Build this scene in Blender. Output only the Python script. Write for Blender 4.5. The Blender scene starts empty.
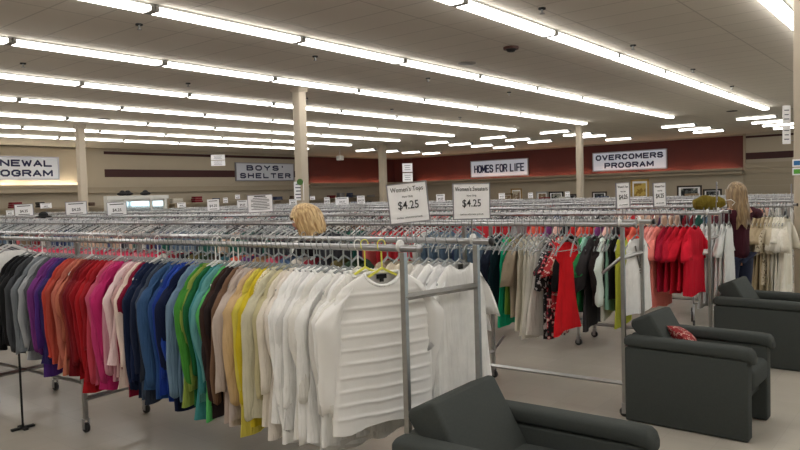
import bpy, bmesh, math, random
from mathutils import Vector, Matrix
random.seed(7)
PI=math.pi
S=bpy.context.scene; COL=S.collection

# ------------------------------------------------------------------ camera
F=692.; H=1.65
_p=math.atan(31.2/692); _a=.028
cu,cv=.7745,.6325
_n=math.hypot(cu,cv); cu/=_n; cv/=_n
fw=Vector((cu*math.cos(_p),cv*math.cos(_p),-math.sin(_p))); r0=Vector((cv,-cu,0)); u0=r0.cross(fw)
RX=r0*math.cos(_a)-u0*math.sin(_a); UX=u0*math.cos(_a)+r0*math.sin(_a)
cd=bpy.data.cameras.new('camera'); cam=bpy.data.objects.new('camera',cd); COL.objects.link(cam)
M=Matrix((RX,UX,-fw)).transposed().to_4x4(); M.translation=Vector((0,0,H)); cam.matrix_world=M
cd.sensor_width=36; cd.lens=F/800*36; cd.clip_end=200; cd.clip_start=.05
S.camera=cam
def ray(x,y): return fw*F+RX*(x-400)+UX*(225-y)
def on_z(x,y,z):
    d=ray(x,y); return Vector((0,0,H))+d*((z-H)/d.z)
def on_x(x,y,X):
    d=ray(x,y); return Vector((0,0,H))+d*(X/d.x)
def on_y(x,y,Y):
    d=ray(x,y); return Vector((0,0,H))+d*(Y/d.y)
def project(P):
    d=Vector(P)-Vector((0,0,H)); s=d.dot(fw); return 400+F*d.dot(RX)/s, 225-F*d.dot(UX)/s, s

# ------------------------------------------------------------------ materials
def lin(c):
    return tuple(((v/255)/12.92 if v<=10.3 else ((v/255+.055)/1.055)**2.4) for v in c)
MATS={}
def mat(name,c,rough=.6,metal=0,emit=0,noise=0,nscale=20,spec=.5,bump=0,bscale=60,alpha=1,bvec=None):
    if name in MATS: return MATS[name]
    m=bpy.data.materials.new(name); m.use_nodes=True; nt=m.node_tree; b=nt.nodes['Principled BSDF']
    col=(*lin(c),1)
    b.inputs['Base Color'].default_value=col; b.inputs['Roughness'].default_value=rough
    b.inputs['Metallic'].default_value=metal; b.inputs['Specular IOR Level'].default_value=spec
    if alpha<1: b.inputs['Alpha'].default_value=alpha
    if emit:
        b.inputs['Emission Color'].default_value=col; b.inputs['Emission Strength'].default_value=emit
    if noise or bump:
        tc=nt.nodes.new('ShaderNodeTexCoord')
        nz=nt.nodes.new('ShaderNodeTexNoise'); nz.inputs['Scale'].default_value=nscale; nz.inputs['Detail'].default_value=4
        nt.links.new(tc.outputs['Object'],nz.inputs['Vector'])
        if noise:
            mx=nt.nodes.new('ShaderNodeMix'); mx.data_type='RGBA'
            mx.inputs['A'].default_value=(*[v*(1-noise) for v in col[:3]],1); mx.inputs['B'].default_value=(*[min(1,v*(1+noise)) for v in col[:3]],1)
            nt.links.new(nz.outputs['Fac'],mx.inputs['Factor']); nt.links.new(mx.outputs['Result'],b.inputs['Base Color'])
        if bump:
            n2=nt.nodes.new('ShaderNodeTexNoise'); n2.inputs['Scale'].default_value=bscale; n2.inputs['Detail'].default_value=3
            if bvec:
                mp=nt.nodes.new('ShaderNodeMapping'); mp.inputs['Scale'].default_value=bvec; nt.links.new(tc.outputs['Object'],mp.inputs['Vector']); nt.links.new(mp.outputs['Vector'],n2.inputs['Vector'])
            else: nt.links.new(tc.outputs['Object'],n2.inputs['Vector'])
            bp=nt.nodes.new('ShaderNodeBump'); bp.inputs['Strength'].default_value=bump; bp.inputs['Distance'].default_value=.02 if bvec else .01
            nt.links.new(n2.outputs['Fac'],bp.inputs['Height']); nt.links.new(bp.outputs['Normal'],b.inputs['Normal'])
    MATS[name]=m; return m
def fabric(c,rough=.9):
    n='fabric_%02x%02x%02x'%tuple(int(v) for v in c)
    return mat(n,c,rough=rough,spec=.15,noise=.12,nscale=14,bump=.8,bscale=1,bvec=(34,34,5))
def blotch(name,c1,c2,scale,thr=.5,c3=None):
    if name in MATS: return MATS[name]
    m=bpy.data.materials.new(name); m.use_nodes=True; nt=m.node_tree; b=nt.nodes['Principled BSDF']
    b.inputs['Roughness'].default_value=.85
    tc=nt.nodes.new('ShaderNodeTexCoord'); v=nt.nodes.new('ShaderNodeTexNoise'); v.inputs['Scale'].default_value=scale; v.inputs['Detail'].default_value=2
    nt.links.new(tc.outputs['Object'],v.inputs['Vector'])
    cr=nt.nodes.new('ShaderNodeValToRGB'); cr.color_ramp.interpolation='CONSTANT'
    cr.color_ramp.elements[0].color=(*lin(c1),1); cr.color_ramp.elements[1].position=thr; cr.color_ramp.elements[1].color=(*lin(c2),1)
    if c3:
        e=cr.color_ramp.elements.new(thr+.08); e.color=(*lin(c3),1)
    nt.links.new(v.outputs['Fac'],cr.inputs['Fac']); nt.links.new(cr.outputs['Color'],b.inputs['Base Color'])
    MATS[name]=m; return m

chrome=mat('chrome',(172,172,174),rough=.28,metal=1)
chrome_worn=mat('chrome_worn',(165,165,163),rough=.38,metal=1,noise=.15,nscale=30)
chrome_far=mat('chrome_dull',(168,168,170),rough=.36,metal=1,noise=.25,nscale=6)
plastic_clear=mat('hanger_plastic',(176,182,182),rough=.25,spec=.6,alpha=.5)
plastic_white=mat('plastic_white',(225,225,222),rough=.4)
plastic_black=mat('plastic_black',(22,22,23),rough=.45)
rubber=mat('caster_rubber',(40,40,42),rough=.6)
paper=mat('sign_paper',(250,250,252),rough=.7)
silver=mat('sign_frame_silver',(150,150,158),rough=.35,metal=.6)
ink=mat('ink',(45,45,52),rough=.7)
navy_ink=mat('navy_ink',(14,22,72),rough=.6)
beige=mat('paint_beige',(178,166,146),rough=.85,noise=.04,nscale=2)
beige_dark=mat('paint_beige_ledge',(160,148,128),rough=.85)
maroon=mat('paint_maroon',(86,34,30),rough=.7,noise=.18,nscale=1.5)
maroon_dark=mat('paint_maroon_stripe',(62,28,26),rough=.7)
white_paint=mat('white_paint',(205,205,198),rough=.5)
post_paint=mat('post_paint',(186,174,155),rough=.7,noise=.04,nscale=3)
chair_fab=mat('armchair_fabric',(66,70,68),rough=.95,spec=.2,noise=.12,nscale=90,bump=.25,bscale=300)
black_m=mat('matte_black',(15,15,16),rough=.8)
glow=mat('fluorescent_diffuser',(255,252,248),rough=.5,emit=5.5)
coveglow=mat('cove_tube',(255,240,215),rough=.5,emit=24)
covewarm=mat('cove_tube_warm',(255,200,160),rough=.5,emit=9)
skin=mat('skin',(214,160,135),rough=.55,spec=.4,noise=.05)
denim=mat('denim',(30,38,62),rough=.9,noise=.2,nscale=60)

# ------------------------------------------------------------------ mesh helpers
class MB:
    def __init__(s): s.v=[]; s.f=[]; s.m=[]
    def add(s,vs,fs,mi=0):
        o=len(s.v); s.v+= [tuple(v) for v in vs]; s.f+=[tuple(i+o for i in f) for f in fs]; s.m+=[mi]*len(fs)
    def box(s,c,d,mi=0,rz=0):
        cx,cy,cz=c; x,y,z=d[0]/2,d[1]/2,d[2]/2; ca,sa=math.cos(rz),math.sin(rz)
        vs=[(cx+px*ca-py*sa,cy+px*sa+py*ca,cz+pz) for px in(-x,x) for py in(-y,y) for pz in(-z,z)]
        s.add(vs,[(0,1,3,2),(4,6,7,5),(0,4,5,1),(2,3,7,6),(0,2,6,4),(1,5,7,3)],mi)
    def tube(s,pts,r,n=10,mi=0,cap=True,sq=False):
        pts=[Vector(p) for p in pts]; rs=r if isinstance(r,(list,tuple)) else [r]*len(pts)
        prev=None; vs=[]
        for i,p in enumerate(pts):
            t=(pts[min(i+1,len(pts)-1)]-pts[max(i-1,0)]).normalized()
            if prev is None: a=t.orthogonal().normalized() if abs(t.z)<.9 else Vector((1,0,0))
            else: a=(prev-t*prev.dot(t)).normalized()
            a=(a-t*a.dot(t)).normalized(); b=t.cross(a); prev=a
            for k in range(n):
                q=2*PI*(k+(.5 if sq else 0))/n; vs.append(p+(a*math.cos(q)+b*math.sin(q))*rs[i])
        fs=[(i*n+k,i*n+(k+1)%n,(i+1)*n+(k+1)%n,(i+1)*n+k) for i in range(len(pts)-1) for k in range(n)]
        if cap: fs+=[tuple(reversed(range(n))),tuple(range((len(pts)-1)*n,len(pts)*n))]
        s.add(vs,fs,mi)
    def loft(s,rings,cap=True,mi=0):
        n=len(rings[0]); vs=[v for r in rings for v in r]
        fs=[(i*n+k,i*n+(k+1)%n,(i+1)*n+(k+1)%n,(i+1)*n+k) for i in range(len(rings)-1) for k in range(n)]
        if cap: fs+=[tuple(reversed(range(n))),tuple(range((len(rings)-1)*n,len(rings)*n))]
        s.add(vs,fs,mi)
    def ell(s,c,r,nu=14,nv=9,mi=0):
        vs=[(c[0]+r[0]*math.sin(PI*j/nv)*math.cos(2*PI*i/nu),c[1]+r[1]*math.sin(PI*j/nv)*math.sin(2*PI*i/nu),c[2]+r[2]*math.cos(PI*j/nv)) for j in range(nv+1) for i in range(nu)]
        fs=[(j*nu+i,(j+1)*nu+i,(j+1)*nu+(i+1)%nu,j*nu+(i+1)%nu) for j in range(nv) for i in range(nu)]
        s.add(vs,fs,mi)
    def mesh(s,name,mats,smooth=False):
        me=bpy.data.meshes.new(name); me.from_pydata(s.v,[],s.f)
        for m in (mats if isinstance(mats,(list,tuple)) else [mats]): me.materials.append(m)
        if any(s.m): me.polygons.foreach_set('material_index',s.m)
        bm=bmesh.new(); bm.from_mesh(me); bmesh.ops.recalc_face_normals(bm,faces=bm.faces); bm.to_mesh(me); bm.free()
        if smooth: me.polygons.foreach_set('use_smooth',[True]*len(me.polygons))
        return me
def link(name,me,parent=None,loc=None,rz=None):
    o=bpy.data.objects.new(name,me); COL.objects.link(o)
    if parent: o.parent=parent
    if loc is not None: o.location=loc
    if rz is not None: o.rotation_euler.z=rz
    return o
def build(name,mb,m,parent=None,smooth=False,loc=None,rz=None): return link(name,mb.mesh(name,m,smooth),parent,loc,rz)
def tag(o,label=None,cat=None,group=None,kind=None):
    if label: o['label']=label
    if cat: o['category']=cat
    if group: o['group']=group
    if kind: o['kind']=kind
    return o
def empty(name,loc,rz=0,**k):
    o=bpy.data.objects.new(name,None); COL.objects.link(o); o.location=loc; o.rotation_euler.z=rz; o.empty_display_size=.05
    return tag(o,**k)
def clone(o,loc=None,rz=None,parent=None):
    c=o.copy(); COL.objects.link(c)
    if parent is not None: c.parent=parent
    if loc is not None: c.location=loc
    if rz is not None: c.rotation_euler.z=rz
    for ch in o.children: clone(ch,parent=c)
    return c
def bev(o,w,seg=3):
    b=o.modifiers.new('bevel','BEVEL'); b.width=w; b.segments=seg; b.limit_method='ANGLE'; b.angle_limit=.6
    o.data.polygons.foreach_set('use_smooth',[True]*len(o.data.polygons)); return o
def text_mesh(txt,size,m,off=0,ext=.002,sx=1,align='CENTER',sp=1):
    c=bpy.data.curves.new('t','FONT'); c.body=txt; c.size=size; c.align_x=align; c.align_y='CENTER'; c.offset=off; c.extrude=ext; c.resolution_u=2; c.space_character=sp
    o=bpy.data.objects.new('t',c); COL.objects.link(o); dg=bpy.context.evaluated_depsgraph_get()
    me=bpy.data.meshes.new_from_object(o.evaluated_get(dg)); COL.objects.unlink(o); bpy.data.objects.remove(o)
    me.materials.clear(); me.materials.append(m)
    for v in me.vertices: v.co.x*=sx
    return me

# ------------------------------------------------------------------ the room
UF=36.9; VL=30.5; U0=-6.; V0=-9.; CH=4.10
def floor_mat():
    m=bpy.data.materials.new('linoleum'); m.use_nodes=True; nt=m.node_tree; b=nt.nodes['Principled BSDF']; N=nt.nodes.new; L=nt.links.new
    b.inputs['Roughness'].default_value=.3; b.inputs['Specular IOR Level'].default_value=.45
    tc=N('ShaderNodeTexCoord'); br=N('ShaderNodeTexBrick'); br.offset=0; br.inputs['Scale'].default_value=1
    br.inputs['Brick Width'].default_value=.305; br.inputs['Row Height'].default_value=.305; br.inputs['Mortar Size'].default_value=.0015
    br.inputs['Color1'].default_value=(*lin((196,189,177)),1); br.inputs['Color2'].default_value=(*lin((190,184,172)),1); br.inputs['Mortar'].default_value=(*lin((182,176,166)),1)
    L(tc.outputs['Object'],br.inputs['Vector'])
    nz=N('ShaderNodeTexNoise'); nz.inputs['Scale'].default_value=.8; nz.inputs['Detail'].default_value=5; L(tc.outputs['Object'],nz.inputs['Vector'])
    mx=N('ShaderNodeMix'); mx.data_type='RGBA'; mx.blend_type='MULTIPLY'; mx.inputs['Factor'].default_value=.35
    L(br.outputs['Color'],mx.inputs['A']); L(nz.outputs['Fac'],mx.inputs['B'])
    mx2=N('ShaderNodeMath'); mx2.operation='MULTIPLY_ADD'; mx2.inputs[1].default_value=.25; mx2.inputs[2].default_value=.1
    L(nz.outputs['Fac'],mx2.inputs[0]); L(mx2.outputs[0],b.inputs['Roughness'])
    L(mx.outputs['Result'],b.inputs['Base Color']); return m
def ceil_mat():
    m=bpy.data.materials.new('ceiling_tiles'); m.use_nodes=True; nt=m.node_tree; b=nt.nodes['Principled BSDF']; N=nt.nodes.new; L=nt.links.new
    b.inputs['Roughness'].default_value=.95
    tc=N('ShaderNodeTexCoord'); br=N('ShaderNodeTexBrick'); br.offset=0; br.inputs['Scale'].default_value=1
    br.inputs['Brick Width'].default_value=.625; br.inputs['Row Height'].default_value=1.49; br.inputs['Mortar Size'].default_value=.012
    br.inputs['Color1'].default_value=(*lin((208,201,187)),1); br.inputs['Color2'].default_value=(*lin((204,197,183)),1); br.inputs['Mortar'].default_value=(*lin((178,171,158)),1)
    mp=N('ShaderNodeMapping'); mp.inputs['Location'].default_value=(.3,.02,0); L(tc.outputs['Object'],mp.inputs['Vector']); L(mp.outputs['Vector'],br.inputs['Vector'])
    L(br.outputs['Color'],b.inputs['Base Color']); return m
def st(name,mb,m): return tag(build(name,mb,m),kind='structure')
mb=MB(); mb.box(((U0+UF)/2,(V0+VL)/2,-.05),(UF-U0+.4,VL-V0+.4,.1)); st('floor',mb,floor_mat())
mb=MB(); mb.box(((U0+UF)/2,(V0+VL)/2,CH+.05),(UF-U0+.4,VL-V0+.4,.1)); st('ceiling',mb,ceil_mat())
UB=on_y(305,170,VL).x   # on the left wall: beige with stripes up to here, then maroon
vR=on_x(744.5,170,UF).y   # on the far wall: where maroon ends
mb=MB(); mb.box((UF+.1,(vR+VL)/2,CH/2),(.2,VL-vR,CH)); 
mb.box((UF-.0,(vR+VL)/2,3.19),(.06,VL-vR,1.66),1)
mb.box((UF+.1,(vR+V0)/2,CH/2),(.2,vR-V0,CH)); mb.box((UF-.01,(vR+V0)/2,3.93),(.04,vR-V0,.1),2); mb.box((UF-.01,(vR+V0)/2,3.0),(.04,vR-V0,.32),2)
st('wall_far',mb,[beige,maroon,maroon_dark])
uS=on_y(104,160,VL).x; uP=on_y(79,160,VL).x
mb=MB(); mb.box(((U0+UF)/2,VL+.1,CH/2),(UF-U0,.2,CH)); mb.box(((UB+UF)/2,VL,3.19),(UF-UB,.06,1.66),1)
mb.box(((uS+UB)/2,VL-.01,3.90),(UB-uS,.05,.13),2); mb.box(((uS+UB)/2,VL-.01,2.97),(UB-uS,.05,.36),2)
mb.box(((U0+uP)/2,VL-.1,3.16),(uP-U0,.2,1.7)); st('wall_left',mb,[beige,maroon,maroon_dark])
mb=MB(); mb.box((U0-.1,(V0+VL)/2,CH/2),(.2,VL-V0,CH)); st('wall_back',mb,beige)
# right wall with the shop windows
wz0,wz1=.35,3.2; w0,w1=16.,31.
mb=MB(); mb.box(((U0+w0)/2,V0-.1,CH/2),(w0-U0,.2,CH)); mb.box(((w1+UF)/2,V0-.1,CH/2),(UF-w1,.2,CH))
mb.box(((w0+w1)/2,V0-.1,wz0/2),(w1-w0,.2,wz0)); mb.box(((w0+w1)/2,V0-.1,(wz1+CH)/2),(w1-w0,.2,CH-wz1)); st('wall_right',mb,beige)
mb=MB()
for k in range(6): mb.box((w0+(w1-w0)*k/5,V0-.1,(wz0+wz1)/2),(.1,.14,wz1-wz0))
mb.box(((w0+w1)/2,V0-.1,wz0+.04),(w1-w0,.14,.08)); mb.box(((w0+w1)/2,V0-.1,wz1-.04),(w1-w0,.14,.08)); st('window_1',mb,silver)
mb=MB(); mb.box(((w0+w1)/2,V0-5,-.06),(60,10,.1)); st('ground_outside',mb,mat('pavement',(130,130,128),rough=.9))
# ledges (trim) with uplights
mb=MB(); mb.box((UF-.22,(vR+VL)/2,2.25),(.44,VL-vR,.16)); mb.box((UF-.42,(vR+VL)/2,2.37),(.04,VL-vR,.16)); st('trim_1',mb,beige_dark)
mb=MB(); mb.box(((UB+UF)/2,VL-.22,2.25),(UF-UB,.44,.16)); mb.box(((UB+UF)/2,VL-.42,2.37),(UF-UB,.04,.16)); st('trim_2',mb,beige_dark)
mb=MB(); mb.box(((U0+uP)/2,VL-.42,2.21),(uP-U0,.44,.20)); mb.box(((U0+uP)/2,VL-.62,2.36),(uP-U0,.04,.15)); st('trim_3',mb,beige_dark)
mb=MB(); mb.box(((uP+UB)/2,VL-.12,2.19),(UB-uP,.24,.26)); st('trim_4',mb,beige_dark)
# slatwall boards at right
mb=MB()
for k in range(9): mb.box((UF-.06,(vR+V0)/2,.3+.28*k),(.06,vR-V0-.1,.262))
st('trim_5',mb,mat('slatwall',(165,152,130),rough=.7))
mb=MB(); mb.box((UF-.03,vR-.02,CH/2),(.16,.10,CH)); st('trim_6',mb,beige_dark)
# cove tubes (real lamps on the ledges)
def cove(p,rz,n,label,ln=2.3,grp=None):
    mb=MB(); mb.box((0,0,.02),(ln,.10,.04)); e=empty('cove_light',p,rz,label=label,cat='light',group=grp)
    build('housing',mb,white_paint,e); mb=MB(); mb.tube([(-ln/2+.05,0,.06),(ln/2-.05,0,.06)],.018); build('fluorescent_tube',mb,covewarm if 'maroon' in label else coveglow,e,True); return e
k=0; v=vR+1.4
while v<VL-1.5: cove((UF-.25,v,2.335),PI/2,k,'fluorescent tube uplight on the ledge below the maroon far wall',grp='uplights on the far ledge'); v+=2.5; k+=1
u=UB+1.5
while u<UF-1.2: cove((u,VL-.22,2.335),0,k,'fluorescent tube uplight on the ledge of the maroon left wall end',grp='uplights on the maroon left ledge'); u+=2.4
u=uP-1.3
while u>5: cove((u,VL-.42,2.315),0,k,'fluorescent tube uplight on the ledge under the RENEWAL PROGRAM sign',grp='uplights on the left ledge'); u-=2.4
# steel posts
def column(x,y,w,label,z1=CH):
    e=empty('support_column',(x,y,0),0,label=label,cat='column')
    mb=MB(); mb.box((0,0,z1/2),(w,w,z1)); bev(build('shaft',mb,post_paint,e),.02,2)
    mb=MB(); mb.box((0,0,z1-.06),(w+.05,w+.05,.10)); build('capital',mb,post_paint,e)
    mb=MB(); mb.box((0,0,.07),(w+.03,w+.03,.14)); build('base_trim',mb,beige_dark,e)
    return e
column(10.75,11.6,.22,'tall beige column in front of the BOYS\' SHELTER sign')
column(10.65,21.6,.22,'tall beige column to the right of the RENEWAL PROGRAM sign')
column(26.2,22.4,.30,'beige column at the far corner, behind the Women\'s Tops sign')
column(24.7,11.3,.22,'beige column between the HOMES FOR LIFE and OVERCOMERS PROGRAM signs')
column(9.78,1.44,.36,'wide beige column cut off by the right edge of the photo')

# ------------------------------------------------------------------ ceiling lights
PIT=2.5
def fixture_mesh(ln):
    w=.115; mb=MB(); t=.03
    mb.loft([[(x,-w,0),(x,-w+.02,-t),(x,w-.02,-t),(x,w,0)] for x in(-ln/2,ln/2)]); hous=mb.mesh('housing',white_paint)
    mb=MB(); mb.loft([[(x,-w+.015,-t-.001),(x,-w+.03,-t-.055),(x,w-.03,-t-.055),(x,w-.015,-t-.001)] for x in(-ln/2+.05,ln/2-.05)]); dif=mb.mesh('diffuser',glow)
    caps=[]
    for s in(-1,1): mb=MB(); mb.box((s*(ln/2-.02),0,-t-.028),(.05,2*w-.02,.056)); caps.append(mb.mesh('end_cap',mat('fixture_cap',(150,148,142),rough=.5)))
    return hous,dif,*caps
FM=fixture_mesh(PIT-.02); FS=fixture_mesh(1.35)
def fixture(x,y,rz,label,grp,fm=FM):
    e=empty('ceiling_light',(x,y,CH),rz,label=label,cat='light',group=grp)
    link('housing',fm[0],e); link('diffuser',fm[1],e); link('end_cap',fm[2],e); link('end_cap',fm[3],e)
ordn=['first','second','third','fourth','fifth','sixth','seventh','eighth','ninth']
vrows=[-4.0,-1.0]+[2.0+2.975*i for i in range(9)]
for i,v in enumerate(vrows):
    ue=24.9 if v<9 else 24.4
    if i<2: lab='long fluorescent strip light in a ceiling row beyond the right edge of the view'
    else: lab=None
    k=0
    while ue-PIT*(k+.5)>-4:
        u=ue-PIT*(k+.5)
        px=project((u,v,CH)); vis=px[2]>0 and -40<px[0]<840 and px[1]>-20
        if i>=2: lab=(f'fluorescent strip light in the {ordn[i-2]} ceiling row counted from the right' if i-2<9 else 'fluorescent strip light in the ceiling row nearest the left wall')
        fixture(u,v,0,lab,f'strip lights of ceiling row {v:.0f} metres left' if 0 else f'strip lights, {lab.split(" in ")[1]}'); k+=1
for v,us in [(5.9,(27.9,30.2,32.1,34.2)),(8.9,(28.7,30.9,32.9)),(13.3,(26.7,28.9,30.5,33.6)),(16.4,(26.9,29.1,31.3)),(19.65,(27.1,29.05,31.1,33.3)),(25.1,(28,30,32,34)),(2.0,(27.9,30.2,32.4))]:
    for u in us: fixture(u,v,PI/2,'short crosswise fluorescent light in the far part of the ceiling','crosswise lights near the far wall',FS)

# ceiling fittings
mb=MB(); mb.tube([(0,0,0),(0,0,-.02)],.05,12); spr_p=mb.mesh('escutcheon',black_m); mb=MB(); mb.tube([(0,0,-.02),(0,0,-.07)],.015,8); mb.tube([(0,0,-.07),(0,0,-.08)],.035,10); spr_h=mb.mesh('sprinkler_head',chrome_worn)
for (x,y) in [(139,24),(315,56),(542,8),(633,45),(693,69),(732,86),(23,63),(188,83),(428,78),(392,109),(306,98),(82,105),(509,92),(460,117)]:
    p=on_z(x,y,CH); e=empty('fire_sprinkler',p,0,label='small dark fire sprinkler on the ceiling tiles between light rows',cat='sprinkler',group='ceiling sprinklers'); link('escutcheon',spr_p,e); link('sprinkler_head',spr_h,e)
p=on_z(511,47,CH); e=empty('smoke_detector',p,0,label='round dark brown smoke detector on the ceiling, top centre',cat='smoke detector')
mb=MB(); mb.tube([(0,0,0),(0,0,-.04)],.13,20); build('base_ring',mb,mat('brown_ring',(80,45,35)),e); mb=MB(); mb.tube([(0,0,-.04),(0,0,-.08)],[.09,.06],20); build('sensor_head',mb,black_m,e)
for (x,y,l) in [(467,63,'flat round grey speaker grille in the ceiling beside the smoke detector'),(104,119,'small round dark speaker in the ceiling at left'),(732,111,'small dark round vent in the ceiling near the far right lights')]:
    p=on_z(x,y,CH); mb=MB(); mb.tube([(0,0,0),(0,0,-.012)],.17,20); tag(build('ceiling_speaker',mb,mat('speaker_grille',(120,114,104)) if x==467 else black_m,loc=p),l,'speaker')
p=on_z(340,158,3.6); e=empty('security_camera',p,0,label='small white dome security camera hanging below the far ceiling',cat='camera')
mb=MB(); mb.tube([(0,0,CH-p.z),(0,0,.12)],.02); build('stem',mb,plastic_white,e); mb=MB(); mb.box((0,0,0),(.3,.3,.24)); bev(build('housing',mb,plastic_white,e),.04)

# bold block capitals for the wall signs: polylines on a 1 x 1 cell
GL={'A':[[(0,0),(.5,1),(1,0)],[(.2,.32),(.8,.32)]],'B':[[(0,0),(0,1),(.75,1),(.92,.88),(.92,.64),(.75,.53),(0,.53)],[(.75,.53),(1,.40),(1,.14),(.8,0),(0,0)]],
'C':[[(1,.78),(.75,1),(.25,1),(0,.72),(0,.28),(.25,0),(.75,0),(1,.22)]],'E':[[(1,1),(0,1),(0,0),(1,0)],[(0,.52),(.85,.52)]],'F':[[(1,1),(0,1),(0,0)],[(0,.5),(.85,.5)]],
'G':[[(1,.78),(.75,1),(.25,1),(0,.72),(0,.28),(.25,0),(.75,0),(1,.2),(1,.48),(.58,.48)]],'H':[[(0,0),(0,1)],[(1,0),(1,1)],[(0,.52),(1,.52)]],'I':[[(.5,0),(.5,1)]],'L':[[(0,1),(0,0),(.95,0)]],
'M':[[(0,0),(0,1),(.5,.25),(1,1),(1,0)]],'N':[[(0,0),(0,1),(1,0),(1,1)]],'O':[[(.25,0),(0,.28),(0,.72),(.25,1),(.75,1),(1,.72),(1,.28),(.75,0),(.25,0)]],'P':[[(0,0),(0,1),(.78,1),(1,.86),(1,.6),(.78,.46),(0,.46)]],
'R':[[(0,0),(0,1),(.78,1),(1,.87),(1,.63),(.78,.5),(0,.5)],[(.6,.5),(1,0)]],'S':[[(.97,.8),(.75,1),(.25,1),(.03,.82),(.03,.66),(.25,.53),(.75,.48),(1,.34),(1,.17),(.75,0),(.25,0),(0,.2)]],
'T':[[(0,1),(1,1)],[(.5,1),(.5,0)]],'V':[[(0,1),(.5,0),(1,1)]],'W':[[(0,1),(.25,0),(.5,.8),(.75,0),(1,1)]],'Y':[[(0,1),(.5,.48),(1,1)],[(.5,.48),(.5,0)]],"'":[[(.5,1),(.5,.75)]]}
def block_text(t,W,h,m,gap=.42):
    n=len(t); adv=[(.5 if c in "I'" else .55 if c==' ' else 1.15 if c in 'MW' else 1) for c in t]; u=W/(sum(adv)+gap*(n-1)); th=min(h*.25,u*.42); mb=MB(); x=-W/2
    for c,a in zip(t,adv):
        for pl in GL.get(c,[]):
            pts=[(x+a*u*p[0] if c not in "I'" else x+a*u*.5,-h/2+th/2+(h-th)*p[1]) for p in pl]
            for (x0,z0),(x1,z1) in zip(pts,pts[1:]):
                d=Vector((x1-x0,z1-z0)); L=d.length; d/=L; nx,nz=-d.y*th/2,d.x*th/2; e=th*.32; x0-=d.x*e; z0-=d.y*e; x1+=d.x*e; z1+=d.y*e
                mb.loft([[(x0+nx,y,z0+nz),(x0-nx,y,z0-nz),(x1-nx,y,z1-nz),(x1+nx,y,z1+nz)] for y in(0,-.012)])
        x+=u*(a+gap)
    return mb.mesh('lettering',m)
# ------------------------------------------------------------------ department signs on the walls
def wall_sign(name,lines,P,W,Hh,rz,label,size,sx,sp=1.15,emissive=0):
    e=empty(name,P,rz,label=label,cat='sign')
    mb=MB(); mb.box((0,.03,0),(W,.06,Hh)); build('panel',mb,mat('sign_panel_emissive',(205,212,226),rough=.5,emit=.12) if emissive else mat('sign_panel',(212,216,226),rough=.5),e)  # far-wall panels have a faint emission added to their colour
    mb=MB()
    for s in(-1,1): mb.box((s*W/2,.02,0),(.05,.09,Hh+.05)); mb.box((0,.02,s*Hh/2),(W,.09,.05))
    build('frame',mb,silver,e)
    for i,t in enumerate(lines):
        o=link('lettering',block_text(t,W*sx*(len(t)/max(len(q) for q in lines))**.9,Hh*(.50 if len(lines)==1 else .31),navy_ink,sp),e); o.location=(0,-.001,(len(lines)-1)*Hh*.225-i*Hh*.45)
def span(f,x0,x1,y): return f(x0,y),f(x1,y)
# far wall (front faces -u): local x runs towards -v
def far_sign(x0,x1,yt,yb,lines,label,size,sx,sp=1.15):
    X=UF-.1; a=on_x(x0,(yt+yb)/2,X); b=on_x(x1,(yt+yb)/2,X); W=a.y-b.y
    zt=on_x((x0+x1)/2,yt,X).z; zb=on_x((x0+x1)/2,yb,X).z
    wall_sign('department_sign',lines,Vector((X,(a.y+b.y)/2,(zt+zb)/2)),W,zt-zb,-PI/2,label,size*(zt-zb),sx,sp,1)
def left_sign(x0,x1,yt,yb,lines,label,size,sx,sp=1.15,Y=VL-.1):
    a=on_y(x0,(yt+yb)/2,Y) ; b=on_y(x1,(yt+yb)/2,Y)
    zt=on_y((x0+x1)/2,yt,Y).z; zb=on_y((x0+x1)/2,yb,Y).z; W=b.x-a.x
    wall_sign('department_sign',lines,Vector(((a.x+b.x)/2,Y,(zt+zb)/2)),W,zt-zb,0,label,size*(zt-zb),sx,sp)
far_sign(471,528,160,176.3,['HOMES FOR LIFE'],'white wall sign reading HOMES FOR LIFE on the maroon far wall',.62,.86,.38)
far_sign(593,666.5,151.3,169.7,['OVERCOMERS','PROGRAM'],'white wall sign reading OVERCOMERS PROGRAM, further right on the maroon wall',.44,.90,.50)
left_sign(236,293.5,163.4,180.4,['BOYS\'','SHELTER'],'white wall sign reading BOYS\' SHELTER on the striped beige wall',.44,.86,.60)
left_sign(-30,58.5,156.8,179.3,['RENEWAL','PROGRAM'],'white wall sign reading RENEWAL PROGRAM cut by the left edge',.44,.83,.42,Y=VL-.3)

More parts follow.
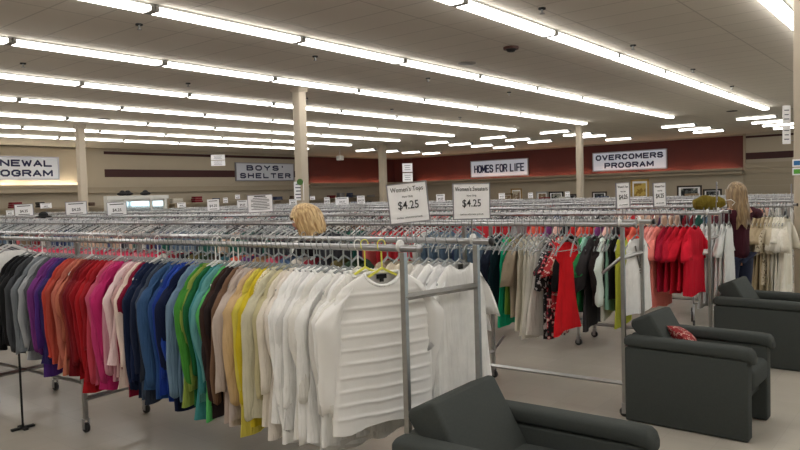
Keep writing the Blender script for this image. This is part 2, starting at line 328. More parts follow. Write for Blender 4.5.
# notices hung in the air / on columns: unreadable print as thin lines
def notice(P,w,h,rz,label,nl=4,name='notice',hang=0,m=navy_ink,frame=False,cat='notice'):
    e=empty(name,P,rz,label=label,cat=cat)
    mb=MB(); mb.box((0,0,0),(w,.006,h)); build('panel',mb,paper,e)
    for i in range(nl):
        mb=MB(); z=h*(.36-.72*i/max(1,nl-1)); ww=w*(.75 if i%2 else .6)
        mb.box((0,-.005,z),(ww,.003,h*.05)); build('print_line',mb,m,e)
    if hang:
        mb=MB(); 
        for s in(-1,1): mb.tube([(s*w*.4,0,h/2),(s*w*.4,0,h/2+hang)],.004,6)
        build('hanging_wire',mb,chrome,e)
    return e
CAMRZ=math.atan2(-cu,cv)   # local -y faces the camera
def at_depth(x,y,Z): d=ray(x,y); return Vector((0,0,H))+d*(Z/F)
def notice_pair(x,y0,y1,w,Z,label,wire=True):
    p=at_depth(x,(y0+y1)/2,Z); h=(y1-y0)*Z/F; w=w*Z/F; e=empty('hanging_notice',p,CAMRZ,label=label,cat='notice')
    for s in(-1,1):
        mb=MB(); mb.box((0,0,s*h*.255),(w,.006,h*.46)); pn=build('panel',mb,paper,e)
        for k in range(3): mb=MB(); mb.box((0,-.005,s*h*.255+h*.11-k*h*.11),(w*(.5 if k%2 else .6),.003,h*.02)); build('print_line',mb,navy_ink,pn)
    for s in(-1,1):
        mb=MB()
        if wire: mb.tube([(s*w*.4,0,-h*.4),(s*w*.4,0,CH-p.z)],.0015,5)
        else: mb.tube([(0,.004,s*h*.4),(w*.5+.06,.004,s*h*.4)],.004,5)
        build('hanging_wire' if wire else 'bracket',mb,chrome,e)
notice_pair(218,154.5,166,14,20,'pair of small white notices hanging from the ceiling left of BOYS\' SHELTER')
notice_pair(407.5,163,182,10,26,'pair of white notices hung before the maroon wall beside HOMES FOR LIFE')
notice_pair(786.5,105,144.5,8,8.45,'pair of small white notices fixed to the wide right column',wire=False)
p=at_depth(299,191,15.52); notice(p,.22,.42,CAMRZ,'white paper notice taped on the column above the blonde shopper',5,name='paper_notice')
p=at_depth(300,182,15.4); mb=MB(); mb.tube([(0,-.02,0),(0,.02,0)],.07,16); tag(build('green_sticker',mb,mat('green_paint',(70,110,50)),loc=p,rz=CAMRZ),'round green sticker on the column above the paper notice','sticker')
for (y,c,n) in [(163,(40,110,170),'blue'),(171.5,(90,170,60),'green')]:
    d=ray(797,y); t=(9.6-.002)/d.x; p=Vector((0,0,H))+d*t; e=empty('column_sticker',p,-PI/2,label=f'white sticker with a {n} square on the wide right column',cat='sticker')
    mb=MB(); mb.box((0,0,0),(.10,.004,.09)); build('backing',mb,paper,e); mb=MB(); mb.box((0,-.003,0),(.07,.003,.055)); build('colour_square',mb,mat('sticker_'+n,c),e)

# ------------------------------------------------------------------ racks
RH=1.386
class Rack:
    def __init__(s,x,y,ang,w,skew=0): s.o=Vector((x,y)); s.ang=ang; s.w=w; s.skew=skew; s.d=Vector((-math.sin(ang),math.cos(ang))); s.c=Vector((math.cos(ang),math.sin(ang)))
    def pt(s,t,back=0):
        p=s.o+s.d*(t+s.skew*back)+s.c*(s.w*back); return p
    def solve(s,px,back=0,z=1.1,off=0):
        lo,hi=-.5,30
        for _ in range(50):
            m=(lo+hi)/2; p=s.pt(m,back)+s.c*off
            q=project((p.x,p.y,z)); 
            if q[0]>px and q[2]>0: lo=m
            else: hi=m
        return (lo+hi)/2
def make_rack(R,L,frames,label,group=None,simple=False,upto=None):
    e=empty('clothes_rack',(R.o.x,R.o.y,0),R.ang,label=label,cat='clothes rack',group=group)
    sk=R.skew
    for b in(0,1):
        x=b*R.w; y0=sk*b
        mb=MB(); mb.tube([(x,y0-.09,RH),(x,L,RH)],.0165,10); build('rail',mb,chrome_far if simple else chrome,e,True)
        mb=MB(); mb.tube([(x,y0-.10,RH),(x,y0-.085,RH)],.021,12); build('rail_end_cap',mb,plastic_black if b else chrome,e,True)
        if not simple:
            mb=MB(); mb.tube([(x-.012*0,y0+.012,RH+.012),(x,y0+.022,RH+.012)],.030,16); build('size_ring',mb,plastic_white,e,True)
    for k,t in enumerate(frames):
        pts=[]
        for b in(0,1):
            x=b*R.w; y=t+(sk*b if k==0 else 0)
            mb=MB(); mb.box((x,y,(RH-.02+.10)/2),(.027,.027,RH-.02-.10)); build('upright_post',mb,chrome_worn,e)
            ca=empty('caster',(x,y,0)); ca.parent=e
            mb=MB(); mb.tube([(-.012,0,.035),(.012,0,.035)],.035,12); build('caster_wheel',mb,rubber,ca,True)
            mb=MB(); mb.box((-.02,0,.06),(.006,.03,.07)); mb.box((.02,0,.06),(.006,.03,.07)); mb.box((0,0,.095),(.046,.034,.01)); build('caster_fork',mb,chrome,ca)
            pts.append((x,y))
        if not simple or k==0:
            for z in((1.149,.24) if k==0 else (.24,)):
                mb=MB(); (x0,y0),(x1,y1)=pts; mb.tube([(x0,y0,z),(x1,y1,z)],.018,4,sq=True); build('crossbar',mb,chrome_worn,e)
    if upto is None: mb=MB(); mb.tube([(0.0,frames[0],.24),(0.0,frames[1],.24)],.016,4,sq=True); build('base_bar',mb,chrome_worn,e)
    if len(frames)>2:
        mb=MB(); mb.tube([(R.w*.5,frames[1],.24),(R.w*.5,frames[-1],.24)],.014,4,sq=True); build('base_bar',mb,chrome_worn,e)
    return e
R1=Rack(2.59,2.10,.085,.50,-.13); R2=Rack(4.82,1.89,.065,.46); R3=Rack(6.85,1.85,.05,.46)
make_rack(R1,9.0,[0,2.8,4.1,6.9],'long chrome double-rail rack nearest the camera, ending behind the front armchair',upto=1)
r2=make_rack(R2,14,[0,1.3,4.2,7,9.8,12.6],'long chrome double-rail rack second from the camera, beside the middle armchair')
# diagonal brace of rack two's end
mb=MB(); mb.tube([(0,.0,1.16),(0,.15,1.03)],.012,4,sq=True); build('diagonal_brace',mb,chrome_worn,r2)
mb=MB(); mb.tube([(.0,1.3,.24),(.46,1.3,.24),(1.05,1.5,.24)],.015,4,sq=True); build('base_strut',mb,chrome_worn,r2)
make_rack(R3,16,[0,1.3,4.2,7,9.8,12.6,15.4],'chrome double-rail rack with red tops, third from the camera')
FAR=[]
names={4:'fourth',5:'fifth',6:'sixth',7:'seventh',8:'eighth',9:'ninth',10:'tenth',11:'eleventh',12:'twelfth'}
for i,u in enumerate([8.95,11.15,13.2,15.25,17.3]):
    v0=1.62 if i==0 else (1.6 if i<3 else 2.2); L=18.5-(i*.2)
    R=Rack(u,v0,.04,.46); FAR.append((R,L))
    make_rack(R,L,[0,4.5,9,13.5,18],f'chrome double-rail rack {names[i+4]} in depth from the camera, full of hangers',simple=True)

p=on_z(706,322,0); e=empty('wheeled_cart',(p.x,p.y,0),.3,label='low wheeled folding cart on the floor under the red tees',cat='cart')
for s_ in(-1,1):
    mb=MB(); mb.tube([(-.02,s_*.14,.10),(-.42,s_*.14,.42)],.010,8); build('frame_tube',mb,chrome,e,True)
    mb=MB(); mb.tube([(-.42,s_*.14,.08),(-.05,s_*.14,.38)],.010,8); build('frame_tube',mb,chrome,e,True)
    mb=MB(); mb.tube([(0,s_*.15-.015,.085),(0,s_*.15+.015,.085)],.085,20); w_=build('wheel',mb,rubber,e,True)
    mb=MB(); mb.tube([(0,s_*.15-.018,.085),(0,s_*.15+.018,.085)],.045,16); build('hub',mb,chrome,w_,True)
    mb=MB(); mb.tube([(-.42,s_*.14,.0),(-.42,s_*.14,.09)],.012,8); build('foot',mb,rubber,e,True)
mb=MB(); mb.tube([(-.22,-.14,.26),(-.22,.14,.26)],.010,8); build('cross_tube',mb,chrome,e,True)
# ------------------------------------------------------------------ garments
def hanger_mesh(name,m,wide=.185,open_=False):
    mb=MB(); arc=[]
    for k in range(9):
        q=PI*(1.12)*k/8-PI*.12; arc.append((.022*math.cos(q+0)*-1,0,.022*math.sin(q)-.004))
    U_=.05; arc=[(-.022*math.cos(PI*1.15*k/8),0,U_+.002+.022*math.sin(PI*1.15*k/8)) for k in range(9)]
    mb.tube(arc[::-1],.0028,5); x0,z0=arc[0][0],arc[0][2]
    mb.tube([(.0,0,U_-.035),(.0,0,-.065)],.004,5); mb.tube([(-.022,0,U_+.002),(-.018,0,U_-.018),(0,0,U_-.036)],.0028,5)
    for s in(-1,1):
        mb.loft([[(x*s,y,z) for (x,y,z) in ((x,-t,z+h),(x,t,z+h),(x,t,z-h),(x,-t,z-h))] for (x,z,t,h) in((0,-.066,.004,.006),(wide*.45,-.108,.004,.006),(wide*.85,-.160,.004,.005),(wide,-.186,.003,.004))])
    if open_: mb.tube([(-wide*.97,0,-.16),(wide*.97,0,-.16)],.004,5)
    return mb.mesh(name,m)
HM=hanger_mesh('hanger',plastic_clear); HW=hanger_mesh('hanger',plastic_white); HY=hanger_mesh('hanger',mat('yellow_plastic',(232,230,90),rough=.35)); HB=hanger_mesh('hanger',plastic_black); HO=hanger_mesh('clear_hanger',plastic_clear,open_=True)
def garment_mesh(L,w=.22,hem=.25,sleeve=.5,th=.022,seed=0,fold=1.,ridge=0,tank=False,tail=0,sagy=.0,slw=1.,neckw=.08,puff=0):
    rnd=random.Random(seed); N=32; mb=MB(); p=[rnd.uniform(0,6.28) for _ in range(8)]
    if tank: prof=[(-.10,.10,.008),(-.14,.135,.012),(-.19,.15,.016),(-.26,w*.85,.02),(-.33,w,th)]
    else: prof=[(-.088,neckw,.012),(-.100,neckw+.03,.018),(-.122,w*.64,.022),(-.146,w*.79,.024),(-.176,w*.90,.025),(-.215,w*.97,.025),(-.27,w,.024),(-.34,w*.98,th)]
    z=prof[-1][0]; step=.045 if not ridge else .0066
    n=max(3,int((L+z)/step)); zz=z
    for i in range(1,n+1):
        t=i/n; prof.append((z+(-L-z)*t, (w*.97)*(1-t**1.2)+hem*t**1.2, th))
    if ridge:
        q=[prof[0]]
        for a_,b_ in zip(prof,prof[1:]):
            m_=max(1,int((a_[0]-b_[0])/.0066)) if a_[0]<-.14 else 1
            q+=[tuple(a_[k]+(b_[k]-a_[k])*(j+1)/m_ for k in range(3)) for j in range(m_)]
        prof=q
    rings=[]
    for i,(z,ww,t) in enumerate(prof):
        d=max(0,min(1,(-z-.15)/max(.3,L-.15))); A=.016*fold*d**.8; ring=[]
        rd=0
        if ridge:
            f=((-z-.15)/ridge)%1.0
            if z<-.15: rd=.008*math.exp(-((f-.5)/.10)**2)
        for k in range(N):
            q=2*PI*k/N; cx=math.cos(q); sy=math.sin(q)
            x=ww*(abs(cx)**.9)*(1 if cx>=0 else -1); 
            wv=math.sin(x*(26+8*math.sin(p[0]))+p[1]+z*2)+.7*math.sin(x*47+p[2]-z*3)+.4*math.sin(x*13+p[3]+z*5)
            fr=.35*math.sin(x*33+p[4]+z*4)
            y=(t+rd)*(abs(sy)**.6)*(1 if sy>=0 else -1)+A*(wv*.6+(fr if sy>0 else -fr))+sagy*d
            zoff=0
            if i<4 and sy<0: zoff=-(.035 if neckw<.09 else .060)*(1-abs(cx)**1.5)*(1,.75,.35,.1)[i]     # front neckline dips
            if z<=-L+.001: zoff-=(.012*math.sin(x*18+p[5]))+(tail*(1-cx*cx) if sy>0 else 0)+.02*math.sin(p[6])*x/ww
            ring.append((x+.006*math.sin(z*14+p[7])*d,y,z+zoff))
        rings.append(ring)
    mb.loft(rings,cap=False)
    if sleeve>0:
        for s in(-1,1):
            sw=rnd.uniform(-.03,.03); kn=rnd.uniform(-.012,.012); ss=sleeve*rnd.uniform(.92,1.12); rr=[]; bow=rnd.uniform(-.008,.014); inn=rnd.uniform(-.035,.01)
            cl=[(w*.74,-.176),(w*.93,-.222),(w+.022,-.30)]
            end=-.17-ss
            k=2 if sleeve<=.3 else 11
            for j in range(1,k+1):
                t=j/k; cl.append((w+.022+(.05*t if sleeve<=.3 else bow*math.sin(t*PI)+inn*t+kn*math.sin(t*7+p[5])),-.30+(min(end,-.36)+.30)*t))
            cl=[c for c in cl]
            for j,(cx,cz) in enumerate(cl):
                t=j/(len(cl)-1); r=((.050,.058,.062)[min(j,2)]*(1-max(0,t-.2)*.42) if sleeve>.3 else (.048,.060,.070,.075,.078)[min(j,4)])*slw
                r+=.0012*math.sin(j*1.3+p[0])
                if puff and t>.75: r*=1+puff*math.sin((t-.75)*4*PI)
                ring=[]
                for k2 in range(12):
                    q=2*PI*k2/12; dx=math.cos(q)*r; dy=math.sin(q)*r*.62
                    # early rings are tilted across the shoulder
                    tl=(.9,.55,.2)[j] if j<3 else (.25 if sleeve<=.3 else 0); ring.append((s*(cx+dx*(1-tl*.35)),dy*(1+.25*math.sin(q*3+p[1]))+sw*t*2+.003*math.sin(j*.9+p[3]),cz-dx*tl*.75+(.010*math.sin(q*2+p[2]) if j==len(cl)-1 else 0)))
                rr.append(ring)
            mb.loft(rr,cap=True)
    return mb
def put_garment(name,label,cat,P,rz,me,hm,group=None,extra=None,swing=0):
    for k in ('sweater','cardigan','blouse','camisole','dress','shirt','tee','tunic','knit'):
        if k in label.split(' between ')[0].split(' beside ')[0].split(' behind ')[0]: name={'tee':'t_shirt','knit':'sweater'}.get(k,k); break
    else: name='tank_shirt' if 'tank' in label else 'shirt'
    e=empty(name,(P.x,P.y,RH-.0335),rz,label=label,cat=cat,group=group)
    link('body',me,e); link('hanger',hm,e)
    if extra: extra(e)
    return e
WH=(240,240,238)
# (left edge pixel of the visible sliver, colour, name, hem height above floor, sleeve length, words)
T1=[(-12,(24,24,26),'black long-sleeved top',.62,.52),(-7,(26,27,30),'black knit top',.60,.5),(-2,(30,30,32),'black top with soft folds',.62,.5),(3,(66,68,72),'charcoal grey top',.58,.5),
(8,(128,134,138),'pale grey cardigan',.56,.55),(12,(112,118,124),'mid grey shirt',.60,.5),(16,(150,154,158),'light grey long-sleeved knit',.55,.5),(20,(78,80,86),'dark grey top',.56,.5),
(24,(132,62,140),'violet long-sleeved blouse',.55,.50),(28,(112,52,130),'purple knit top',.50,.5),(32,(82,48,130),'deep indigo purple top',.46,.5),(36,(60,50,110),'blue-violet top',.5,.5),
(40,(206,76,64),'orange-red long-sleeved top',.55,.53),(44,(198,84,70),'coral orange blouse',.50,.5),(48,(206,118,100),'salmon top',.49,.5),(52,(216,130,104),'peach orange top',.55,.45),(56,(150,60,52),'brick red top',.47,.5),
(60,(126,26,36),'dark wine red top',.50,.5),(64,(140,24,32),'garnet red sweater',.45,.5),(68,(164,26,36),'deep red top',.48,.5),(72,(186,32,40),'bright red long-sleeved top',.44,.5),(76,(170,34,44),'cherry red top',.46,.45),
(81,(222,84,104),'coral pink top',.54,.5),(85,(214,96,124),'rose pink blouse',.50,.5),(89,(214,66,126),'hot pink top',.46,.5),(93,(206,48,116),'magenta top',.42,.48),
(98,(226,160,176),'pale pink blouse',.55,.5),(102,(232,206,208),'off-white pink knit',.62,.42),(106,(222,178,178),'blush top',.48,.5),(110,(226,206,196),'cream pink top',.46,.5),(114,(146,30,60),'raspberry top',.40,.45),
(118,(34,48,84),'navy blue top',.46,.5),(122,(28,40,70),'dark navy sweater',.46,.5),(127,(36,46,72),'ink navy blouse',.47,.5),(131,(64,74,90),'slate grey-blue top',.44,.5),(136,(40,46,58),'blue-black top',.44,.5),
(140,(62,96,140),'steel blue shirt',.50,.5),(145,(48,84,146),'denim blue top',.48,.5),(149,(36,66,160),'royal blue long-sleeved top',.50,.54),(154,(42,76,176),'cobalt blue blouse',.40,.5),(159,(24,34,66),'midnight blue top',.38,.5),(163,(128,158,186),'powder blue knit',.46,.5),
(168,(120,160,190),'sky blue top',.48,.5),(172,(78,156,62),'grass green cardigan',.52,.5),(176,(150,170,84),'olive lime shirt',.44,.5),(180,(36,112,66),'forest green top',.42,.5),(185,(72,150,152),'teal top',.43,.5),(190,(110,176,176),'aqua blouse',.46,.5),(194,(96,196,110),'bright spring green top',.42,.5),
(199,(58,42,38),'dark brown top',.44,.5),(203,(46,38,38),'espresso brown sweater',.42,.5),(207,(134,104,82),'camel brown top',.44,.52),(211,(172,156,146),'taupe blouse',.46,.5),(216,(184,170,160),'greige knit',.42,.5),(221,(176,164,158),'warm grey top',.46,.5),
(226,(232,198,150),'peach top',.46,.5),(230,(238,222,96),'lemon yellow sweater',.40,.52),(235,(232,208,50),'bright yellow long top',.36,.5),(240,(226,214,170),'cream lace top',.50,.4),
(245,(232,226,196),'cream long-sleeved cardigan',.47,.62),(252,(226,216,170),'buttermilk top',.44,.5),(258,(222,214,200),'ivory ribbed top',.44,.5),(264,(226,218,208),'oatmeal blouse',.42,.45),
(270,WH,'white cuffed shirt',.46,.58),(276,WH,'white smock blouse',.40,.5),(282,(222,222,220),'soft white shirt',.42,.5),(288,WH,'white cotton blouse',.40,.52),(295,(224,222,216),'white tunic',.38,.5),(306,WH,'white gathered blouse',.42,.55),(314,(220,218,214),'milk-white top',.40,.5),(321,WH,'white crinkled long-sleeved shirt',.46,.60),(328,(226,224,218),'white sheer blouse',.42,.5)]
lace=blotch('cream_lace',(226,216,180),(170,158,128),150,.56)
greystripe=fabric((132,150,70))
prevn=None
for i,(px,c,nm,hz,sl) in enumerate(T1):
    s=R1.solve(px+4,0,1.05,-.27); p=R1.pt(s)
    rr=random.Random(i); L=RH-hz-.05
    if max(c)-min(c)>30: c=tuple(v*.86 for v in c)
    m=lace if 'lace' in nm else greystripe if 'olive lime' in nm else fabric(c)
    near=max(0,(px-230)/100)
    L+=rr.uniform(-.05,.05); me=garment_mesh(L,w=.195+.035*rr.random(),hem=.215+.06*rr.random(),sleeve=min(L-.20,sl*(1.05+.22*rr.random())),th=.020,seed=i,fold=.95,tail=.05 if px>270 else 0,slw=.66+.22*rr.random()+(.10*near)).mesh('body',m,True)
    nn=T1[i+1][2] if i+1<len(T1) else 'striped white sweater'
    if i==0: lab=f'{nm} at the left edge of the nearest rack\'s front row'
    else: lab=f'{nm} between {T1[i-1][2]} and {nn}'
    hm=HW if rr.random()<.2 else HM
    if nm=='white sheer blouse': hm=HY
    e=put_garment('hanging_top',lab,'top',p,R1.ang-near*.34+rr.uniform(-.10,.10),me,hm,'tops on the front rail of the nearest rack')
    if 'shirt' in nm or 'blouse' in nm or 'cardigan' in nm:
        if px>130:
            mb=MB(); mb.tube([(.085*math.cos(q),-.002+.03*math.sin(q),-.088-.02*(math.sin(q)<0)) for q in [2*PI*k/16 for k in range(17)]],.008,6); build('collar',mb,m,e,True)
# the striped white sweater facing the camera at the end of the rail
s=.13; p=R1.pt(s)
def stripx(e):
    mb=MB(); mb.tube([(.098*math.cos(q),.0+.020*math.sin(q),-.090-.062*max(0,-math.sin(q))) for q in [2*PI*k/24 for k in range(25)]],.009,8); build('neck_band',mb,fabric(WH),e,True)
    mb=MB(); mb.box((0,.006,-.108),(.055,.004,.022)); mb.box((0,.005,-.126),(.022,.004,.018)); build('neck_label',mb,black_m,e)
me=garment_mesh(.83,w=.27,hem=.285,sleeve=.56,th=.035,seed=91,fold=.55,ridge=.066,tail=.02,slw=1.15,neckw=.10).mesh('body',mat('white_knit',(240,239,236),rough=.95,spec=.1,bump=.12,bscale=260),True)
put_garment('hanging_sweater','white sweater with raised horizontal ribs, facing out at the end of the nearest rack','sweater',p,R1.ang-.46,me,HY,extra=stripx)
# back rail of rack one
def back_item(R,s,back,nm,c,hz,sl,lab,w=.205,hem=.24,fold=.7,rot=0,group=None,m=None,tank=False,hm=None,name='hanging_top',cat='top',extra=None,tail=0,ridge=0,th=.02):
    me=garment_mesh(RH-hz-.05,w=w,hem=hem,sleeve=sl,th=th,seed=int(s*97)+int(hz*100),fold=fold,tank=tank,tail=tail,ridge=ridge).mesh('body',m or fabric(c),True)
    return put_garment(name,lab,cat,R.pt(s,back),R.ang+rot,me,hm or HM,group,extra)
def blacklabel(e):
    mb=MB(); mb.box((.0,-.004,-.104),(.035,.004,.028)); build('neck_label',mb,black_m,e)
B1=[(.10,WH,'white tee with a black neck label, last on the back rail of the nearest rack',.50,.22,-.22),(.17,(226,226,226),'white open top just behind the white tee with the black neck label',.46,.3,-.18),(.235,WH,'white short-sleeved blouse, third in from the back rail end',.50,.2,-.2),
(.30,(224,222,218),'white draped blouse, fourth in from the back rail end',.48,.3,-.15),(.365,(220,216,206),'ivory top, fifth in from the back rail end',.5,.45,-.1),(.43,(214,204,184),'cream top, sixth in from the back rail end',.5,.45,-.1),(.50,(206,196,176),'beige top, seventh in from the back rail end',.5,.45,0),(.58,(176,160,140),'tan top, eighth in from the back rail end',.5,.45,0)]
for (s,c,l,hz,sl,rot) in B1:
    back_item(R1,s,1,'',c,hz,sl,l,w=.20,hem=.25,rot=rot,group='tops on the back rail of the nearest rack',extra=blacklabel if 'black neck label, last' in l else None,tail=.04)
pal=[((60,48,44),'dark brown'),((44,60,44),'bottle green'),((92,84,52),'olive'),((40,40,46),'black'),((120,40,50),'burgundy'),((200,196,188),'off-white'),((70,90,120),'dusty blue'),((190,80,100),'pink'),((150,120,90),'tan'),((96,60,110),'purple'),((210,110,90),'coral'),((50,90,100),'petrol')]
s=.8; k=0
while s<6.0:
    k+=1; rr=random.Random(k*3+1); c,n=pal[k%12] if not 2.6<s<4.6 else (((200,60+30*(k%3),90+20*(k%3))),'pink')
    back_item(R1,s,1,'',c,.55,.45,f'{n} top hidden behind the front row on the nearest rack\'s back rail',group='tops hidden on the nearest rack\'s back rail'); s+=.10+.02*rr.random()
# rack two, back rail
fl1=blotch('black_white_floral',(24,22,26),(200,196,196),30,.56); fl2=blotch('black_red_floral',(26,18,22),(170,40,60),26,.52,(225,200,190)); fl3=blotch('red_floral',(176,36,44),(228,200,190),30,.56); fl4=blotch('beige_floral',(206,176,150),(190,80,70),24,.58)
sheer=mat('black_sheer',(40,36,38),rough=.9,noise=.3,nscale=30)
T2=[(486,(30,36,52),'navy top at the left end of the visible second-rack row',.66,.4,310,.2,.23,0,None),(491,(24,44,52),'dark petrol top beside emerald green tank top',.6,0,300,.2,.22,1,None),
(499,(28,164,120),'emerald green tank top in the second rack',.6,0,325,.19,.24,1,None),(507,(98,130,50),'olive green top behind the emerald tank top',.6,0,312,.18,.2,1,None),(512,(152,140,120),'taupe top between green and cream garments',.6,.3,316,.18,.2,0,None),
(517,(206,200,182),'cream sleeveless top, leftmost of the pale tops in the second rack',.6,0,328,.17,.22,1,None),(522,(212,208,192),'ivory sleeveless top, second of the pale tops',.6,0,332,.17,.24,1,None),(527,(216,212,200),'pale beaded tank top, third of the pale tops',.6,0,336,.17,.25,1,None),(532,(210,206,196),'pale flared tank top, fourth of the pale tops',.6,0,332,.17,.26,1,None),(537,(216,212,204),'white flared sleeveless top, rightmost of the pale tops',.6,0,334,.17,.28,1,None),
(544,None,'black dress with small white flowers in the second rack',.6,.3,338,.19,.2,0,fl1),(549,None,'black and red flowered top beside the black dress with white flowers',.6,.2,335,.19,.2,0,fl2),(554,None,'red flowered dress beside the black flowered dress',.6,.2,310,.19,.22,0,fl3),(558,None,'beige top with rust flowers in the second rack',.6,.2,290,.18,.2,0,fl4),(562,(28,26,28),'plain black top just left of the bright red dress',.6,.3,315,.19,.2,0,None),
(566,(205,30,38),'bright red flared sleeveless dress with pointed neckline',.6,0,332,.085,.17,1,None),(573,(22,66,46),'dark green dress right of the red dress',.6,0,310,.17,.2,1,None),(577,(46,130,74),'kelly green top left of the mint green blouse',.6,.2,312,.18,.2,0,None),(581,(158,212,192),'mint green blouse in the second rack',.6,.35,290,.18,.19,0,None),
(586,None,'long sheer black dress beside the mint blouse',.6,.3,325,.2,.24,0,sheer),(593,(40,34,34),'dark brown lace top beside the long sheer black dress',.6,.4,305,.19,.2,0,None),(599,(222,236,230),'white long-sleeved blouse in the second rack',.6,.45,292,.17,.18,0,None),(604,(120,160,140),'sage green dress right of the white long-sleeved blouse',.6,0,310,.17,.2,1,None),(608,(190,190,178),'pale grey long dress left of the black dresses',.6,0,316,.16,.2,1,None),(611,(24,24,28),'black dress with a red neckline near the rack end',.6,0,300,.16,.2,1,None),
(616,(32,30,34),'black camisole next to the yellow-green dress',.6,0,300,.15,.17,1,None),(622,(186,190,72),'yellow-green dress behind the end post',.6,0,326,.16,.18,1,None)]
for i,(px,c,l,hz,sl,yh,w,hem,tk,m) in enumerate(T2):
    bk=0 if px==566 else 1; s=R2.solve(px,bk,1.2,-.18 if px<605 and px!=566 else 0); p=R2.pt(s,bk); Z=project((p.x,p.y,1.2))[2]
    q=project((p.x,p.y,0))[1]; q1=project((p.x,p.y,1))[1]; hz=(q-yh)/(q-q1)
    cat='dress' if 'dress' in l else 'top'
    back_item(R2,s,bk,'',c,hz,sl,l,w=w,hem=hem,tank=bool(tk),m=m,group='garments on the back rail of the second rack',name='hanging_'+cat,cat=cat,rot=-.25 if 'red flared' in l else -.25 if 'flared' in l else random.Random(i).uniform(-.15,.05),fold=.9 if hem>.23 else .6)
def necklace(e):
    mb=MB(); 
    for s_ in(-1,1): mb.tube([(s_*.06,-.022,-.15),(s_*.045,-.026,-.22),(s_*.012,-.03,-.32)],.006,6)
    for k in range(4): mb.box((0,-.032,-.30-.02*k),(.05-.008*k,.008,.010))
    build('bead_trim',mb,mat('bead_grey',(110,105,100)),e)
s=R2.solve(637,1,1.2)
back_item(R2,s,1,'',WH,.67,0,'white tank top with a grey beaded neckline at the end of the second rack',w=.165,hem=.18,tank=True,rot=-.25,extra=necklace,fold=.5,th=.03)
# empty hangers on the front rail of rack two
s=.35; k=0
while s<2.6:
    P=R2.pt(s,0); o=link('clear_hanger',HO,None,(P.x,P.y,RH-.0335),R2.ang+random.Random(k).uniform(-.25,.25)); tag(o,'empty clear plastic hanger on the front rail of the second rack','hanger','empty hangers on the second rack'); s+=.06; k+=1
# rack three
T3=[(654,(232,150,142),'pale coral top beside the white tank top',.55,.25),(659,(236,160,152),'light pink top, second in the red group',.55,.25),(664,(226,128,118),'coral tee left of the dark red tees',.55,.22),(671,(150,22,46),'dark red tee, leftmost of the red tees',.72,.22),(677,(170,22,44),'crimson short-sleeved tee second from the left among the red tees',.72,.22),(683,(186,26,44),'red tee in the middle of the red group',.70,.22),(690,(196,26,46),'bright red tee with soft sleeves',.72,.22),(697,(206,28,50),'bright red placket blouse at the end of the red group',.68,.2)]
for i,(px,c,l,hz,sl) in enumerate(T3):
    s=R3.solve(px-3,0,1.2); back_item(R3,s,0,'',c,hz-.08,sl,l,w=.22,hem=.24,rot=-.15,group='tops on the front rail of the third rack')
for i,px in enumerate([704,709,714,719,724,729]):
    s=R3.solve(px,1,1.2); back_item(R3,s,1,'',(222,224,222),.42+.03*(i%3),0 if i%2 else .2,'sheer white top on the third rack behind the red tees',w=.17,hem=.22,tank=bool(i%2),group='white tops on the third rack')
# left of the coral tops, glimpsed over rack two
for i in range(14):
    s=R3.solve(654,0,1.2)+.09*(i+1); c=[(205,60,50),(225,110,90),(190,40,44),(40,40,44),(225,180,170),(120,60,120)][i%6]
    back_item(R3,s,0,'',c,.6,.3,'red, coral or dark top glimpsed above the second rack',w=.2,hem=.22,group='tops glimpsed on the third rack')
# rack four: the cream clothes by the wide column
R4=FAR[0][0]
mflo=blotch('cream_floral',(206,196,172),(120,104,84),34,.56)
T4=[(752,(212,206,190),'cream cardigan nearest the shopper with long fair hair',.50,.4,None),(757,(172,156,128),'khaki dress beside the cream cardigan',.42,.2,None),(761,(164,148,118),'light brown dress',.36,.2,None),(765,(178,162,132),'sand coloured dress',.38,.2,None),(769,None,'cream flowered blouse',.45,.3,mflo),(773,(196,186,162),'pale khaki blouse',.4,.3,None),(777,(220,216,202),'ivory dress',.34,.2,None),(780,(226,222,208),'cream tunic',.38,.3,None),(783,(216,212,198),'off-white ruffled top',.4,.3,None),(786,(224,220,206),'cream draped blouse',.42,.3,None),(789,(228,224,212),'white-cream long top',.38,.3,None),(792,(220,214,198),'ecru waterfall cardigan beside the wide column',.46,.3,None)]
for i,(px,c,l,hz,sl,m) in enumerate(T4):
    s=R4.solve(px,0,1.2); back_item(R4,max(s,-.04),0,'',c,hz,sl,l+' on the fourth rack',w=.19,hem=.25,m=m,fold=1.1,rot=-.1,group='cream clothes on the fourth rack')

